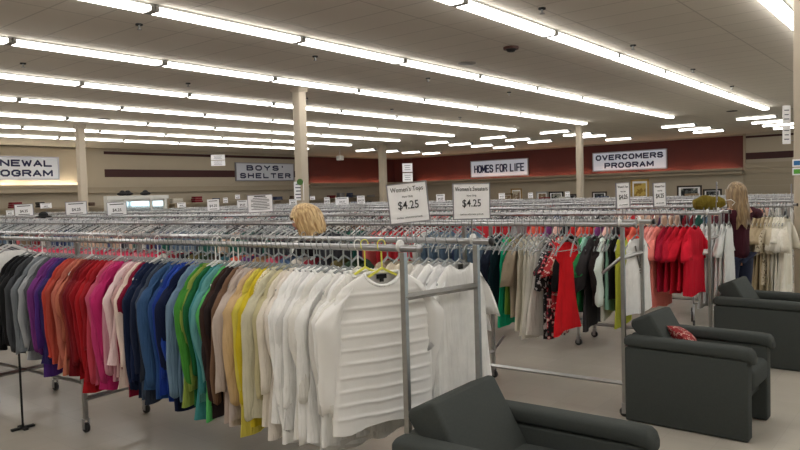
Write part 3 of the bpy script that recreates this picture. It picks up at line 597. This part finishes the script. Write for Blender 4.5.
# ---- the uncountable rest: clothes and hangers on the far rails
palS=[(30,30,34),(60,62,68),(150,150,150),(205,202,196),(120,30,40),(190,50,60),(210,110,110),(60,70,110),(40,90,80),(130,110,90),(200,170,150),(80,50,90),(215,215,212),(90,110,130)]
pm=[fabric(c) for c in palS]; cl=MB(); hg=MB()
rr=random.Random(5)
def lowg(mb,P,ang,c,L,w,mi):
    ca,sa=math.cos(ang),math.sin(ang)
    def T(x,y,z): return (P.x+x*ca-y*sa,P.y+x*sa+y*ca,RH+z)
    rings=[]
    for (z,ww,t) in((-.095,.07,.012),(-.15,w*.95,.02),(-.24,w+.05,.03),(-.5,w+.03,.025),(-L,w+.02,.028)):
        rings.append([T(ww*math.cos(q),t*math.sin(q),z) for q in [2*PI*k/8 for k in range(8)]])
    mb.loft(rings,cap=True,mi=mi)
def lowh(mb,P,ang):
    ca,sa=math.cos(ang),math.sin(ang)
    def T(x,y,z): return (P.x+x*ca-y*sa,P.y+x*sa+y*ca,RH+.0165+z)
    mi=rr.choice((0,0,1,1,2,3))
    def flat(a,b,h=.006,t=.004):
        (x0,z0),(x1,z1)=a,b
        mb.loft([[T(x,-t,z+h),T(x,t,z+h),T(x,t,z-h),T(x,-t,z-h)] for (x,z) in(a,b)],cap=True,mi=mi)
    flat((0,-.066),(.19,-.145)); flat((0,-.066),(-.19,-.145)); 
    mb.tube([T(0,0,-.066),T(0,0,-.035),T(-.02,0,-.012),T(-.018,0,.012),T(0,0,.022),T(.018,0,.012)],.003,4,mi=mi,cap=False)
def fill(R,back,s0,s1,pitch,gap=.07):
    s=s0; tone=rr.randrange(14); run=0
    while s<s1:
        if run<=0: tone=rr.randrange(14); run=rr.randint(4,14)
        run-=1; P=R.pt(s,back)
        if any(abs(P.x-cx)<.42 and abs(P.y-cy)<.25 for cx,cy in((10.75,11.6),(10.65,21.6),(26.2,22.4),(24.7,11.3),(9.78,1.44))): s+=.1; continue
        ang=R.ang+rr.uniform(-.12,.12)
        lowh(hg,P,ang)
        if rr.random()>.25: lowg(cl,P,ang,None,.62+.25*rr.random(),.19,tone if rr.random()<.7 else rr.randrange(14))
        s+=pitch*rr.uniform(.7,1.3)
fill(R1,0,R1.solve(-12,0,1.05,-.27)+.15,8.9,.07); fill(R1,1,6.0,8.9,.08)
s2=R2.solve(484,1,1.2)
fill(R2,1,s2+.1,13.8,.065); fill(R2,0,2.7,13.8,.06)
fill(R3,0,2.4,15.8,.07); fill(R3,1,.9,15.8,.07)
for i,(R,L) in enumerate(FAR):
    fill(R,0,.75 if i==0 else .1,L-.2,.085 if i<3 else .11); fill(R,1,.2,L-.2,.085 if i<3 else .11)
o=build('assorted_clothes',cl,pm,None,True); tag(o,'crowded clothes of mixed colours hanging on the racks further back','clothes',kind='stuff')
o=build('assorted_hangers',hg,[mat('hanger_pale',(196,199,198),rough=.35),mat('hanger_mid',(150,153,154),rough=.35),mat('hanger_dark',(45,46,50),rough=.4),mat('hanger_white',(215,216,214),rough=.35)]); tag(o,'dense rows of pale plastic hangers on the racks further back','hangers',kind='stuff')

# ------------------------------------------------------------------ price signs on stems
def price_sign(x0,x1,yt,yb,Z,label,title=None,yaw=0,roll=0,price='$4.25',small='(unless otherwise priced)',now='Now Only',frame=True,para=0,stemto=RH):
    c=at_depth((x0+x1)/2,(yt+yb)/2,Z); w=(x1-x0)*Z/F/math.cos(yaw); h=(yb-yt)*Z/F
    e=empty('price_sign',c,CAMRZ+yaw,label=label,cat='sign'); e.rotation_euler.y=roll-.028
    mb=MB(); mb.box((0,0,0),(w*.95,.004,h*.95)); build('paper_card',mb,paper,e)
    if frame:
        f=.028*max(w,h); mb=MB()
        for s in(-1,1): mb.box((s*(w/2-f/2),0,0),(f,.010,h)); mb.box((0,0,s*(h/2-f/2)),(w,.010,f))
        build('sign_frame',mb,silver,e)
    def T(t,size,z,sx=1,off=0):
        o=link('lettering',text_mesh(t,size,ink,off=off,ext=.0006,sx=sx),e); o.rotation_euler=(PI/2,0,0); o.location=(0,-.0045,z)
    if para:
        for i in range(para):
            mb=MB(); mb.box((0,-.004,h*(.30-.62*i/(para-1))),(w*(.72 if i%3 else .55),.002,h*.03)); build('print_line',mb,ink,e)
        mb=MB(); mb.box((0,-.004,h*.40),(w*.45,.002,h*.06)); build('heading_line',mb,ink,e)
    else:
        if title: 
            T(title,h*.165 if w>h*.8 else w*.15,h*.335,.80 if 'Tops' in title else .70,.0); T(now,h*.07,h*.155,.9)
            T(price,h*.28 if w>h*.8 else w*.34,-h*.06,.85,.0005); T(small,h*.062 if w>h*.8 else w*.06,-h*.355,1.0)
        else:
            T(price,h*.30,-h*.10,1,.001); mb=MB(); mb.box((0,-.004,h*.33),(w*.7,.002,h*.06)); mb.box((0,-.004,-h*.37),(w*.6,.002,h*.05)); build('print_line',mb,ink,e)
    mb=MB(); zb=-h/2; zt=stemto-c.z
    if zt<zb-.01:
        mb.tube([(0,.006,zb+.01),(0,.006,zt)],.004,6); build('stem',mb,chrome,e)
    return e
price_sign(388,428.5,182.5,223,3.72,'framed price sign reading Women\'s Tops $4.25, tilted slightly, above the nearest rack','Women\'s Tops',yaw=-.15,roll=-.06)
price_sign(452.5,490.5,183,219.5,3.70,'framed price sign reading Women\'s Sweaters $4.25 above the nearest rack\'s end','Women\'s Sweaters',yaw=.1,roll=.03)
price_sign(614.5,631,182.5,208.5,5.3,'narrow framed price sign left of the gold picture, on the second rack','Women\'s Tops',yaw=.5)
price_sign(651.5,667.5,182.5,206.5,5.9,'narrow framed price sign right of the gold picture','Women\'s Tops',yaw=.5)
price_sign(714,719.5,182,202,6.7,'very narrow white price sign seen nearly edge-on beside the olive garment',None,yaw=1.1)
price_sign(789.2,793.6,184,197.5,8.8,'thin white price sign against the wide right column',None,yaw=1.1)
for (x0,x1,yt,yb,Z,l) in [(14.5,33.5,204,216,10.5,'white price sign at the far left above the racks'),(65.5,87,201.5,215,9.8,'white price sign directly under the left beige column'),(107,127,202,215.5,10.2,'white price sign overlapping the white mirror cabinet\'s left frame'),
    (207,219.5,199,210.5,13.5,'white price sign left of the large paragraph notice'),(237,248,200,208,13,'white price sign half hidden by the large paragraph notice'),(324,330,197,204,17,'small white price sign just right of the blonde shopper\'s head, nearest her'),(335,349,197,205,16,'wider white price sign second to the right of the blonde shopper\'s head'),(357,365,195.5,204,16.5,'small white price sign third to the right of the blonde shopper\'s head'),
    (436,445,194,202,15,'small white price sign between the two big framed signs'),(6,14,210,215.5,14,'small pale card at the extreme left behind the racks'),(40,52,203,208.5,15,'pale card above dark clothes at left'),(177,186,202.5,207.5,16,'small white card right of the mirror cabinet'),(223,228,197.5,203,18,'small white card above the racks left of the paragraph notice'),(235,240,194.5,199,20,'tiny white card high above the racks by the paragraph notice'),(289,297,199,205,14,'white card hidden beside the blonde shopper\'s hair'),(310,315,196,200,20,'tiny white card behind the blonde shopper'),
    (498.5,505,193,199,22,'small white card left of the far picture frames'),(528,533,192.5,198,22,'small white card between the far picture frames'),(565,570,191.5,197,22,'small white card right of the black picture frame')]:
    price_sign(x0,x1,yt,yb,Z,l,None,frame=Z<13.1)
price_sign(247.5,273,194.5,212.5,9.3,'large white framed notice with a paragraph of small print above the racks',para=8)

# ------------------------------------------------------------------ armchairs
def armchair(P,ang,label,W=.67,D=.80):
    # local: x across, -y is the front
    e=empty('armchair',P,ang,label=label,cat='armchair'); AH=.61; t=.115
    for s in(-1,1):
        x=s*(W/2-t/2); mb=MB()
        mb.box((x,-D/2,(AH-.09)/2+.006),(t*.92,D,AH-.09)); o=bev(build('side_panel',mb,chair_fab,e),.012,3)
        # padded arm with a rounded top and a front that rolls over
        rings=[]
        for (y,zc,rz_,rx) in ((0.004,AH-.045,.025,.050),(-.008,AH-.042,.036,.058),(-.04,AH-.042,.040,.0605),(-D*.5,AH-.042,.041,.0605),(-D+.06,AH-.044,.042,.0615),(-D+.0,AH-.052,.044,.0625),(-D-.020,AH-.066,.040,.060),(-D-.032,AH-.080,.026,.048)):
            rings.append([(x+rx*(abs(math.cos(q))**.6)*(1 if math.cos(q)>=0 else -1),y,zc+rz_*(abs(math.sin(q))**.6)*(1 if math.sin(q)>=0 else -1)) for q in [2*PI*k/24 for k in range(24)]])
        mb=MB(); mb.loft(rings); build('arm_pad',mb,chair_fab,e,True)
    iw=W-2*t+.01
    mb=MB(); mb.box((0,-.05,.36),(iw,.09,.50)); bev(build('back_panel',mb,chair_fab,e),.02,3)
    # reclined back cushion
    mb=MB(); mb.loft([[(x,y,z) for (y,z) in ((-.33,.43),(-.20,.40),(-.0,.66),(-.005,.70),(-.13,.755),(-.15,.745))] for x in (-iw/2+.004,iw/2-.004)])
    bev(build('back_cushion',mb,chair_fab,e),.022,4)
    mb=MB(); mb.box((0,-D+.30,.375),(iw,.62,.16)); bev(build('seat_cushion',mb,chair_fab,e),.045,4)
    mb=MB(); mb.box((0,-.44,.265),(iw,.62,.10)); bev(build('seat_rail',mb,chair_fab,e),.012,2)
    return e
armchair((2.60,1.91,0),.05,'dark grey armchair in the foreground, cut by the bottom edge',W=.77,D=.87)
armchair((5.05,1.85,0),-.01,'dark grey armchair in the middle with a red patterned pillow on its seat',W=.64)
armchair((7.14,1.80,0),-.03,'dark grey armchair furthest back at the right edge')
# pillow
pp=Matrix.Rotation(-.12,4,'Z')@Vector((.06,-.24,0)); 
rings=[]; hw=.13
for i in range(-6,7):
    t=i/6; r=[]
    for k in range(24):
        q=2*PI*k/24; a=hw*(1-.06*math.cos(4*q)); y=math.sin(q); x=math.cos(q)
        r.append((a*t*(1+.04*abs(y)),.075*(max(.02,1-t**4))*y*.8*(max(.05,1-x**4))**.5+.0,hw*x*(1-.05*(1-t*t))))
    rings.append(r)
mb=MB(); mb.loft(rings); o=build('throw_pillow',mb,blotch('pillow_pattern',(138,34,38),(200,150,140),46,.56,(90,22,30)),None,True,loc=(5.05+pp.x,1.80+pp.y,.56)); o.rotation_euler=(-.95,.25,-.12+.35)
tag(o,'small red patterned throw pillow lying in the middle armchair','pillow')

# thin black stand on the floor at the left
p=on_z(23,429,0); e=empty('metal_stand',p,0,label='thin black metal stand on the floor below the grey tops at left',cat='stand')
mb=MB(); mb.tube([(0,0,.02),(0,0,.72)],.008,8); build('pole',mb,black_m,e); mb=MB(); mb.box((0,0,.01),(.16,.03,.015)); mb.box((0,0,.01),(.03,.12,.015)); build('foot',mb,black_m,e)

# ------------------------------------------------------------------ mirror cabinet
Z=19.; c=at_depth(139,207,Z); w=61*Z/F; ht=on_z(0,0,5)  # width from its place
zt=at_depth(137.5,195.5,Z).z; zb=.0
e=empty('mirror_cabinet',(c.x,c.y,0),0,label='white framed double mirror cabinet standing among the racks at left',cat='mirror')
w/=.95
mb=MB(); mb.box((0,.12,zt/2),(w,.20,zt)); build('carcass',mb,white_paint,e)
mir=mat('mirror_glass',(230,240,240),rough=.03,metal=1)
for (a,b,n) in ((-.22,.20,0),(.22,.42,1)):
    mb=MB(); mb.box(((a+b)/2*w,.012,zt*.55),((b-a)*w,.012,zt*.72)); build('mirror_pane',mb,mir,e)
mb=MB()
for x in(-.48,-.24,.21,.46): mb.box((x*w,.0,zt/2),(.07,.05,zt))
mb.box((0,0,zt-.05),(w+.06,.06,.10)); mb.box((0,0,zt*.16),(w,.06,.08)); build('frame',mb,white_paint,e)
mb=MB(); 
for k,x in enumerate((-.3,-.18,-.05)): pass
# hats and dark bags on top
for k,(x,wd) in enumerate([(111,9),(120,7),(150,10)]):
    q=at_depth(x+4,194.3,Z); mb=MB(); mb.ell((0,0,.0),(.15,.12,.05)); mb.ell((0,0,.03),(.08,.08,.07)); tag(build('black_hat',mb,black_m,None,True,loc=(q.x,c.y+.12,zt+.05)),'dark hat lying on top of the white mirror cabinet','hat','hats on the mirror cabinet')

# ------------------------------------------------------------------ far display shelf with pictures
def shelf(p0,p1,z,label,d=.5,n=3):
    a=math.atan2(p1.y-p0.y,p1.x-p0.x); L=math.hypot(p1.y-p0.y,p1.x-p0.x); e=empty('display_shelf',((p0.x+p1.x)/2,(p0.y+p1.y)/2,0),a,label=label,cat='shelf')
    for k in range(n):
        mb=MB(); mb.box((0,0,z-.02-.4*k),(L,d,.04)); build('shelf_board',mb,beige_dark,e)
    m=int(L//2.4)+1
    for k in range(m+1): mb=MB(); mb.box((-L/2+L*k/m,0,(z-.04)/2),(.04,d-.02,z-.04)); build('upright',mb,beige_dark,e)
    return e
US=30.
def onshelf(x,y): return on_x(x,y,US)
zS=on_x(545,201.5,US).z
shelf(Vector((US,on_x(745,195,US).y,0)),Vector((US,on_x(478,195,US).y,0)),zS,'long beige display shelf below the maroon far wall, holding framed pictures')
art=[blotch('landscape_print',(40,48,44),(150,150,140),3,.5,(90,100,90)),blotch('sepia_print',(170,160,140),(120,100,80),3,.5),blotch('dark_print',(30,30,32),(80,84,84),3,.5,(170,170,160)),blotch('gold_print',(150,120,50),(196,170,90),4,.5)]
for (x0,x1,yt,yb,fc,ai,l) in [(511,522,188.5,198.8,(150,120,70),1,'light wooden picture frame, highest of the far frames'),(500,513,193.5,202.5,(110,90,60),1,'low brown picture frame at the left of the far shelf'),(536.5,548,191.5,201.5,(150,150,150),1,'silver picture frame left of the black frame'),(549,563.5,191.5,201.5,(20,20,22),0,'black picture frame with a pale mat in the middle of the shelf'),(592,607,191.5,200,(70,60,50),2,'brown framed dark picture right of the far beige column'),
    (631,649,179.5,197.5,(176,142,60),3,'large gold picture frame between the two narrow price signs'),(677,702,185.5,196,(56,44,36),2,'wide dark framed landscape picture above the olive garment'),(703,722,189,197.5,(40,32,28),2,'dark picture frame right of the wide dark landscape'),(568,577,194,201,(60,50,44),2,'small dark picture frame beside the far column')]:
    X=US+.05; a=on_x(x0,yb,X); b=on_x(x1,yb,X); zt=on_x((x0+x1)/2,yt,X).z; W=a.y-b.y; h=zt-zS
    e=empty('picture_frame',(X,(a.y+b.y)/2,zS),-PI/2,label=l,cat='picture'); e.rotation_euler.x=-.0
    f=.07; mb=MB()
    for s in(-1,1): mb.box((s*(W/2-f/2),0,h/2),(f,.04,h)); mb.box((0,0,h/2+s*(h/2-f/2)),(W,.04,f))
    build('frame',mb,mat('frame_%d_%d'%(x0,yt),fc,rough=.4),e)
    mb=MB(); mb.box((0,.008,h/2),(W-f,.012,h-f)); build('mat_board',mb,paper,e)
    mb=MB(); mb.box((0,.0,h/2),((W-f)*.72,.012,(h-f)*.68)); build('picture_print',mb,art[ai],e)
# low tables with goods between the last racks and the far wall
rt=random.Random(21); gm=[fabric(c) for c in ((30,30,34),(70,66,64),(120,44,50),(190,186,178),(60,72,100),(140,120,96),(46,60,50),(210,208,204))]
for (tu,nm) in ((20.5,'nearer'),(23.2,'middle'),(27.2,'furthest')):
    v=3.
    while v<24:
        if any(abs(tu-a)<1.1 and abs(v-b)<1.3 for a,b in((26.2,22.4),(24.7,11.3))): v+=2.6; continue
        e=empty('display_table',(tu,v,0),PI/2,label=f'beige display table in the {nm} row of tables behind the racks',cat='table',group=f'{nm} row of display tables')
        mb=MB(); mb.box((0,0,.98),(1.9,.8,.04)); build('table_top',mb,beige_dark,e)
        for a in(-1,1):
            for b in(-1,1): mb=MB(); mb.box((a*.9,b*.35,.48),(.05,.05,.96)); build('leg',mb,chrome_worn,e)
        for j in range(4):
            mb=MB(); hh=rt.uniform(.12,.36); n=rt.randint(2,4)
            for q_ in range(n): mb.box((rt.uniform(-.02,.02),rt.uniform(-.02,.02),hh*(q_+.5)/n),(.52,rt.uniform(.28,.38),hh/n*.94))
            tag(bev(build('folded_clothes',mb,gm[rt.randrange(8)],None,loc=(tu,v-.7+.46*j,1.0)),.02,2),f'pile of folded clothes on the {nm} row of display tables','folded clothes',f'folded piles on the {nm} row of tables')
        v+=2.6
# second shelf along the left wall and folded/boxed goods
zL=1.5; shelf(Vector((8.,VL-.5,0)),Vector((UF-2.,VL-.5,0)),zL,'long beige wall shelf along the left wall below the signs',n=3)
rr=random.Random(11); goodsm=[black_m,fabric((120,40,50)),fabric((150,150,150)),fabric((70,80,110)),fabric((200,196,186)),fabric((90,70,60))]
u=9.; k=0
while u<UF-3:
    w_=.3+.4*rr.random(); h_=.10+.22*rr.random(); mb=MB()
    for j in range(3): mb.box((rr.uniform(-.02,.02),rr.uniform(-.02,.02),h_*(j+.5)/3),(w_*(.9-.04*j),.34,h_/3*.92))
    if rr.random()<.8: tag(bev(build('folded_clothes',mb,goodsm[rr.randrange(6)],None,loc=(u,VL-.5,zL)),.02,2),'small pile of folded goods on the shelf along the left wall','folded clothes','folded goods on the left wall shelf')
    u+=w_+.25+rr.random()*.5
# dark clothes laid over the racks at left
q=at_depth(43,207.5,12); mb=MB(); mb.ell((0,0,.0),(.14,.11,.02)); mb.ell((0,0,.03),(.08,.07,.06)); tag(build('black_hat',mb,black_m,None,True,loc=(q.x,q.y,RH+.04)),'black hat lying on the rack right of the far left price sign','hat')
# ------------------------------------------------------------------ people
def skin_body(pts,edges,name,m,parent,sub=2):
    me=bpy.data.meshes.new(name); me.from_pydata([p[0] for p in pts],edges,[]); o=bpy.data.objects.new(name,me); COL.objects.link(o)
    sk=o.modifiers.new('skin','SKIN'); sk.use_smooth_shade=True; sk.branch_smoothing=.6
    if not me.skin_vertices: 
        bm=bmesh.new(); bm.from_mesh(me); bm.verts.layers.skin.verify(); bm.to_mesh(me); bm.free()
    for i,p in enumerate(pts):
        r=p[1] if isinstance(p[1],tuple) else (p[1],p[1]); me.skin_vertices[0].data[i].radius=r; me.skin_vertices[0].data[i].use_root=(i==0)
    s=o.modifiers.new('sub','SUBSURF'); s.levels=sub; s.render_levels=sub
    dg=bpy.context.evaluated_depsgraph_get(); nm=bpy.data.meshes.new_from_object(o.evaluated_get(dg)); bpy.data.objects.remove(o)
    nm.materials.clear(); nm.materials.append(m); nm.polygons.foreach_set('use_smooth',[True]*len(nm.polygons))
    return link(name,nm,parent)
def head_mesh():
    nu,nv=40,32; mb=MB(); vs=[]
    g=lambda x,z,cx,cz,s: math.exp(-(((x-cx)**2+(z-cz)**2)/(s*s)))
    for j in range(nv+1):
        for i in range(nu):
            th=PI*j/nv; ph=2*PI*i/nu; x=math.sin(th)*math.cos(ph); y=math.sin(th)*math.sin(ph); z=math.cos(th)
            wx=.074*(1-.30*max(0,-z)**1.6); wy=.092*(1-.12*max(0,-z)); X=x*wx; Y=y*wy; Zz=z*.112
            if y<0:
                fr=min(1,-y*1.4)
                Y-= fr*(.020*g(x,z,0,-.18,.16)+.010*g(x,z,0,.02,.14)+.008*g(x,z,0,-.50,.22)+.012*g(x,z,0,-.82,.25))
                Y+= fr*(.011*g(x,z,-.38,.06,.2)+.011*g(x,z,.38,.06,.2)); Y-=fr*.004*g(x,z,0,.22,.5)
            vs.append((X,Y,Zz))
    fs=[(j*nu+i,(j+1)*nu+i,(j+1)*nu+(i+1)%nu,j*nu+(i+1)%nu) for j in range(nv) for i in range(nu)]
    mb.add(vs,fs)
    for s in(-1,1): mb.ell((s*.074,.012,-.012),(.012,.020,.032),10,8)
    return mb
def hand(pts,edges,wi,base,d,side,curl):
    # palm + four fingers + thumb as a tapering chain from the wrist
    d=Vector(d).normalized(); side=Vector(side).normalized(); cu_=Vector(curl).normalized(); b=Vector(base)
    pi=len(pts); pts.append((tuple(b+d*.05),(.030,.018))); edges.append((wi,pi))
    for k,(o,l) in enumerate(((-.028,.066),(-.010,.076),(.010,.072),(.028,.056))):
        j=len(pts); pts.append((tuple(b+d*.085+side*o),.0095)); pts.append((tuple(b+d*(.085+l*.5)+side*o*1.1+cu_*.008),.0085)); pts.append((tuple(b+d*(.085+l*.85)+side*o*1.15+cu_*.030),.007)); edges+= [(pi,j),(j,j+1),(j+1,j+2)]
    j=len(pts); pts.append((tuple(b+d*.035-side*.036),.0105)); pts.append((tuple(b+d*.07-side*.055+cu_*.015),.008)); edges+=[(pi,j),(j,j+1)]
def woman(P,ang,label,arms,top_c,leg_m,hair_m,hair_f,tilt,hgt=1.0,headturn=0,sleeve='long'):
    e=empty('person',P,ang,label=label,cat='person'); 
    pts=[((0,0,.93),(.145,.10)),((0,.0,1.06),(.115,.085)),((0,.01,1.24),(.135,.095)),((0,.02,1.36),(.105,.07)),((0,.015,1.43),.052),((0,.005,1.49),.048)]
    edges=[(0,1),(1,2),(2,3),(3,4),(4,5)]
    armi=[]
    for s,(el,wr,hd) in zip((-1,1),arms):
        j=len(pts); pts+= [((s*.155,.02,1.365),.052),(el,.040),(wr,.026)]; edges+=[(3,j),(j,j+1),(j+1,j+2)]; armi.append(j)
        dd=Vector(hd); dd.normalize(); sd=dd.cross(Vector((0,0,1)));  sd=sd if sd.length>.1 else Vector((0,1,0)); hand(pts,edges,j+2,wr,dd,sd*s,(0,0,-1))
    for s in(-1,1):
        j=len(pts); pts+= [((s*.085,0,.86),(.088,.09)),((s*.088,-.01,.50),.057),((s*.088,.02,.10),.037),((s*.09,-.04,.035),(.036,.03)),((s*.095,-.13,.025),(.035,.02))]; edges+=[(0,j),(j,j+1),(j+1,j+2),(j+2,j+3),(j+3,j+4)]
    skin_body(pts,edges,'body',skin,e,1)
    tp=[((0,0,.80),(.165,.125)),((0,0,1.06),(.135,.105)),((0,.01,1.24),(.153,.112)),((0,.02,1.365),(.118,.085)),((0,.018,1.41),.066)]; te=[(0,1),(1,2),(2,3),(3,4)]
    for s,(el,wr,hd) in zip((-1,1),arms):
        j=len(tp); a=Vector(el); b=Vector(wr); end=tuple(a+(b-a)*(.92 if sleeve=='long' else .1)); tp+= [((s*.158,.02,1.37),.066),(el,.054),(end,.038)]; te+=[(3,j),(j,j+1),(j+1,j+2)]
    skin_body(tp,te,'shirt',top_c,e,1)
    lp=[((0,0,.98),(.135,.10))]; le=[]
    for s in(-1,1): j=len(lp); lp+= [((s*.085,0,.85),(.102,.105)),((s*.088,-.01,.50),.072),((s*.088,.015,.12),.055)]; le+=[(0,j),(j,j+1),(j+1,j+2)]
    skin_body(lp,le,'trousers',leg_m,e,1)
    for s in(-1,1):
        mb=MB(); mb.ell((s*.093,-.055,.04),(.048,.13,.04)); build('shoe',mb,plastic_black,e,True)
    h=empty('head',(0,-.012,1.565)); h.parent=e; h.rotation_euler=(tilt,0,headturn)
    build('face',head_mesh(),skin,h,True)
    for s in(-1,1):
        mb=MB(); mb.ell((s*.030,-.083,.008),(.013,.010,.008)); build('eye',mb,plastic_white,h,True)
    mb=MB(); mb.ell((0,-.097,-.052),(.024,.007,.007)); build('lips',mb,mat('lips',(170,80,78)),h,True)
    o=hair_f(h,hair_m); return e
def strand(base,n,r,amp,seed,f):
    pass
def hair_bob(h,m):
    nu,nv=64,30; vs=[]; rnd=random.Random(3); p=[rnd.uniform(0,6.28) for _ in range(6)]
    for j in range(nv+1):
        t=j/nv
        for i in range(nu):
            ph=2*PI*i/nu; y=math.sin(ph); x=math.cos(ph)
            if t<.45: th=t/.45*PI/2; r=math.sin(th); z=.125*math.cos(th)*1.05+.01
            else: q=(t-.45)/.55; r=1+.10*math.sin(q*2.2)-.18*q*q; z=.012-q*.165
            front=max(0,-y-.55)/.45
            if t>.36 and front>0: z=max(z,.035+.02*(1-front)) ; r*=1-.05*front
            wav=.06*math.sin(ph*9+p[0]+t*4)+.03*math.sin(ph*17+p[1]-t*6)+.02*math.sin(ph*31+p[2]+t*9)
            r*=1+wav*min(1,t*2.2)
            vs.append((x*.104*r,(y*.122+.012)*r if y>0 else (y*.112+.012)*r,z-.008*math.sin(ph*7)*t))
    fs=[(j*nu+i,(j+1)*nu+i,(j+1)*nu+(i+1)%nu,j*nu+(i+1)%nu) for j in range(nv) for i in range(nu)]
    mb=MB(); mb.add(vs,fs); o=build('hair',mb,m,h,True); o.scale=(1.12,1.14,1.02); return o
def hair_long(h,m):
    nu,nv=56,34; vs=[]; rnd=random.Random(8); p=[rnd.uniform(0,6.28) for _ in range(6)]
    for j in range(nv+1):
        t=j/nv
        for i in range(nu):
            ph=2*PI*i/nu; y=math.sin(ph); x=math.cos(ph)
            if t<.3: th=t/.3*PI/2; r=math.sin(th); z=.125*math.cos(th)
            else: q=(t-.3)/.7; r=1+.12*math.sin(q*2.6)-.12*q; z=-q*(.36+.03*math.sin(ph*6+p[3]))
            front=max(0,-y-.4)/.6
            if t>.25 and front>0: z=max(z,.045)
            r*=1+(.06*math.sin(ph*8+p[0]+t*7)+.04*math.sin(ph*15+p[1]-t*9)+.02*math.sin(ph*27+t*13))*min(1,t*2)
            Y=(y*.105+.012)*r
            if t>.5 and y<.2: Y=max(Y,-.02)
            if t>.5: Y+=.03*(t-.5)
            vs.append((x*.098*r,Y,z))
    fs=[(j*nu+i,(j+1)*nu+i,(j+1)*nu+(i+1)%nu,j*nu+(i+1)%nu) for j in range(nv) for i in range(nu)]
    mb=MB(); mb.add(vs,fs); return build('hair',mb,m,h,True)
def hair_mat(name,c,c2):
    if name in MATS: return MATS[name]
    m=bpy.data.materials.new(name); m.use_nodes=True; nt=m.node_tree; b=nt.nodes['Principled BSDF']; b.inputs['Roughness'].default_value=.45
    tc=nt.nodes.new('ShaderNodeTexCoord'); mp=nt.nodes.new('ShaderNodeMapping'); mp.inputs['Scale'].default_value=(70,70,9); nz=nt.nodes.new('ShaderNodeTexNoise'); nz.inputs['Scale'].default_value=1; nz.inputs['Detail'].default_value=4
    nt.links.new(tc.outputs['Object'],mp.inputs['Vector']); nt.links.new(mp.outputs['Vector'],nz.inputs['Vector'])
    cr=nt.nodes.new('ShaderNodeValToRGB'); cr.color_ramp.elements[0].position=.35; cr.color_ramp.elements[1].position=.65; cr.color_ramp.elements[0].color=(*lin(c2),1); cr.color_ramp.elements[1].color=(*lin(c),1)
    nt.links.new(nz.outputs['Fac'],cr.inputs['Fac']); nt.links.new(cr.outputs['Color'],b.inputs['Base Color']); m and MATS.update({name:m}); return m
q=at_depth(306,236,5.55)
woman((q.x,q.y,0),math.radians(-150),'shopper with a short blonde bob in a black top, looking down between the racks',
    [((-.23,-.06,1.12),(-.20,-.26,1.06),(0,-1,-.1)),((.23,-.06,1.12),(.20,-.26,1.06),(0,-1,-.1))],fabric((24,22,26)),denim,hair_mat('hair_blonde',(232,204,150),(160,120,72)),hair_bob,.30).scale=(.935,.935,.935)
q=at_depth(737,232,7.35)
w2=woman((q.x,q.y,0),math.radians(-40)+0,'shopper with long fair hair, dark maroon top and jeans, holding an olive garment',
    [((-.36,-.10,1.32),(-.52,-.30,1.36),(-.7,-.7,.1)),((.20,-.05,1.12),(.02,-.30,1.33),(-.6,-.6,.3))],fabric((64,28,38)),denim,hair_mat('hair_fair',(158,134,98),(104,82,56)),hair_long,.05)
w2.scale=(1,1,.995)
w2.rotation_euler.z=0
# orientation: her back to the camera, so local -y points away from it
w2.rotation_euler.z=CAMRZ+PI+.25
# olive garment she holds
c=at_depth(709,203,7.0); rnd=random.Random(4); rings=[]
for i in range(15):
    t=i/14; x=-.15+.30*t; r=.075*math.sin(PI*min(1,max(0,.12+.8*t)))**.5
    rings.append([(x,.045*math.cos(q_)*(1+.15*math.sin(5*q_+i)),r*math.sin(q_)*(1+.12*math.sin(3*q_+i*.7))) for q_ in [2*PI*k/20 for k in range(20)]])
mb=MB(); mb.loft(rings); e=empty('olive_garment',c,CAMRZ,label='olive green garment bundled in the long-haired shopper\'s hands',cat='garment'); build('cloth',mb,fabric((112,98,36)),e,True)
mb=MB(); mb.tube([(.13,-.03,.02),(.20,-.05,.03),(.24,-.05,0),(.21,-.05,-.03)],.004,6); build('hanger_hook',mb,plastic_white,e,True)

# ------------------------------------------------------------------ daylight outside and render settings
W=bpy.data.worlds.new('sky'); S.world=W; W.use_nodes=True; bg=W.node_tree.nodes['Background']; bg.inputs['Color'].default_value=(.55,.75,.85,1); bg.inputs['Strength'].default_value=1.6
vs_=S.view_settings; vs_.view_transform='Standard'; vs_.look='None'; vs_.gamma=1; vs_.use_curve_mapping=False; vs_.exposure=1.02
S.cycles.max_bounces=8; S.cycles.diffuse_bounces=4
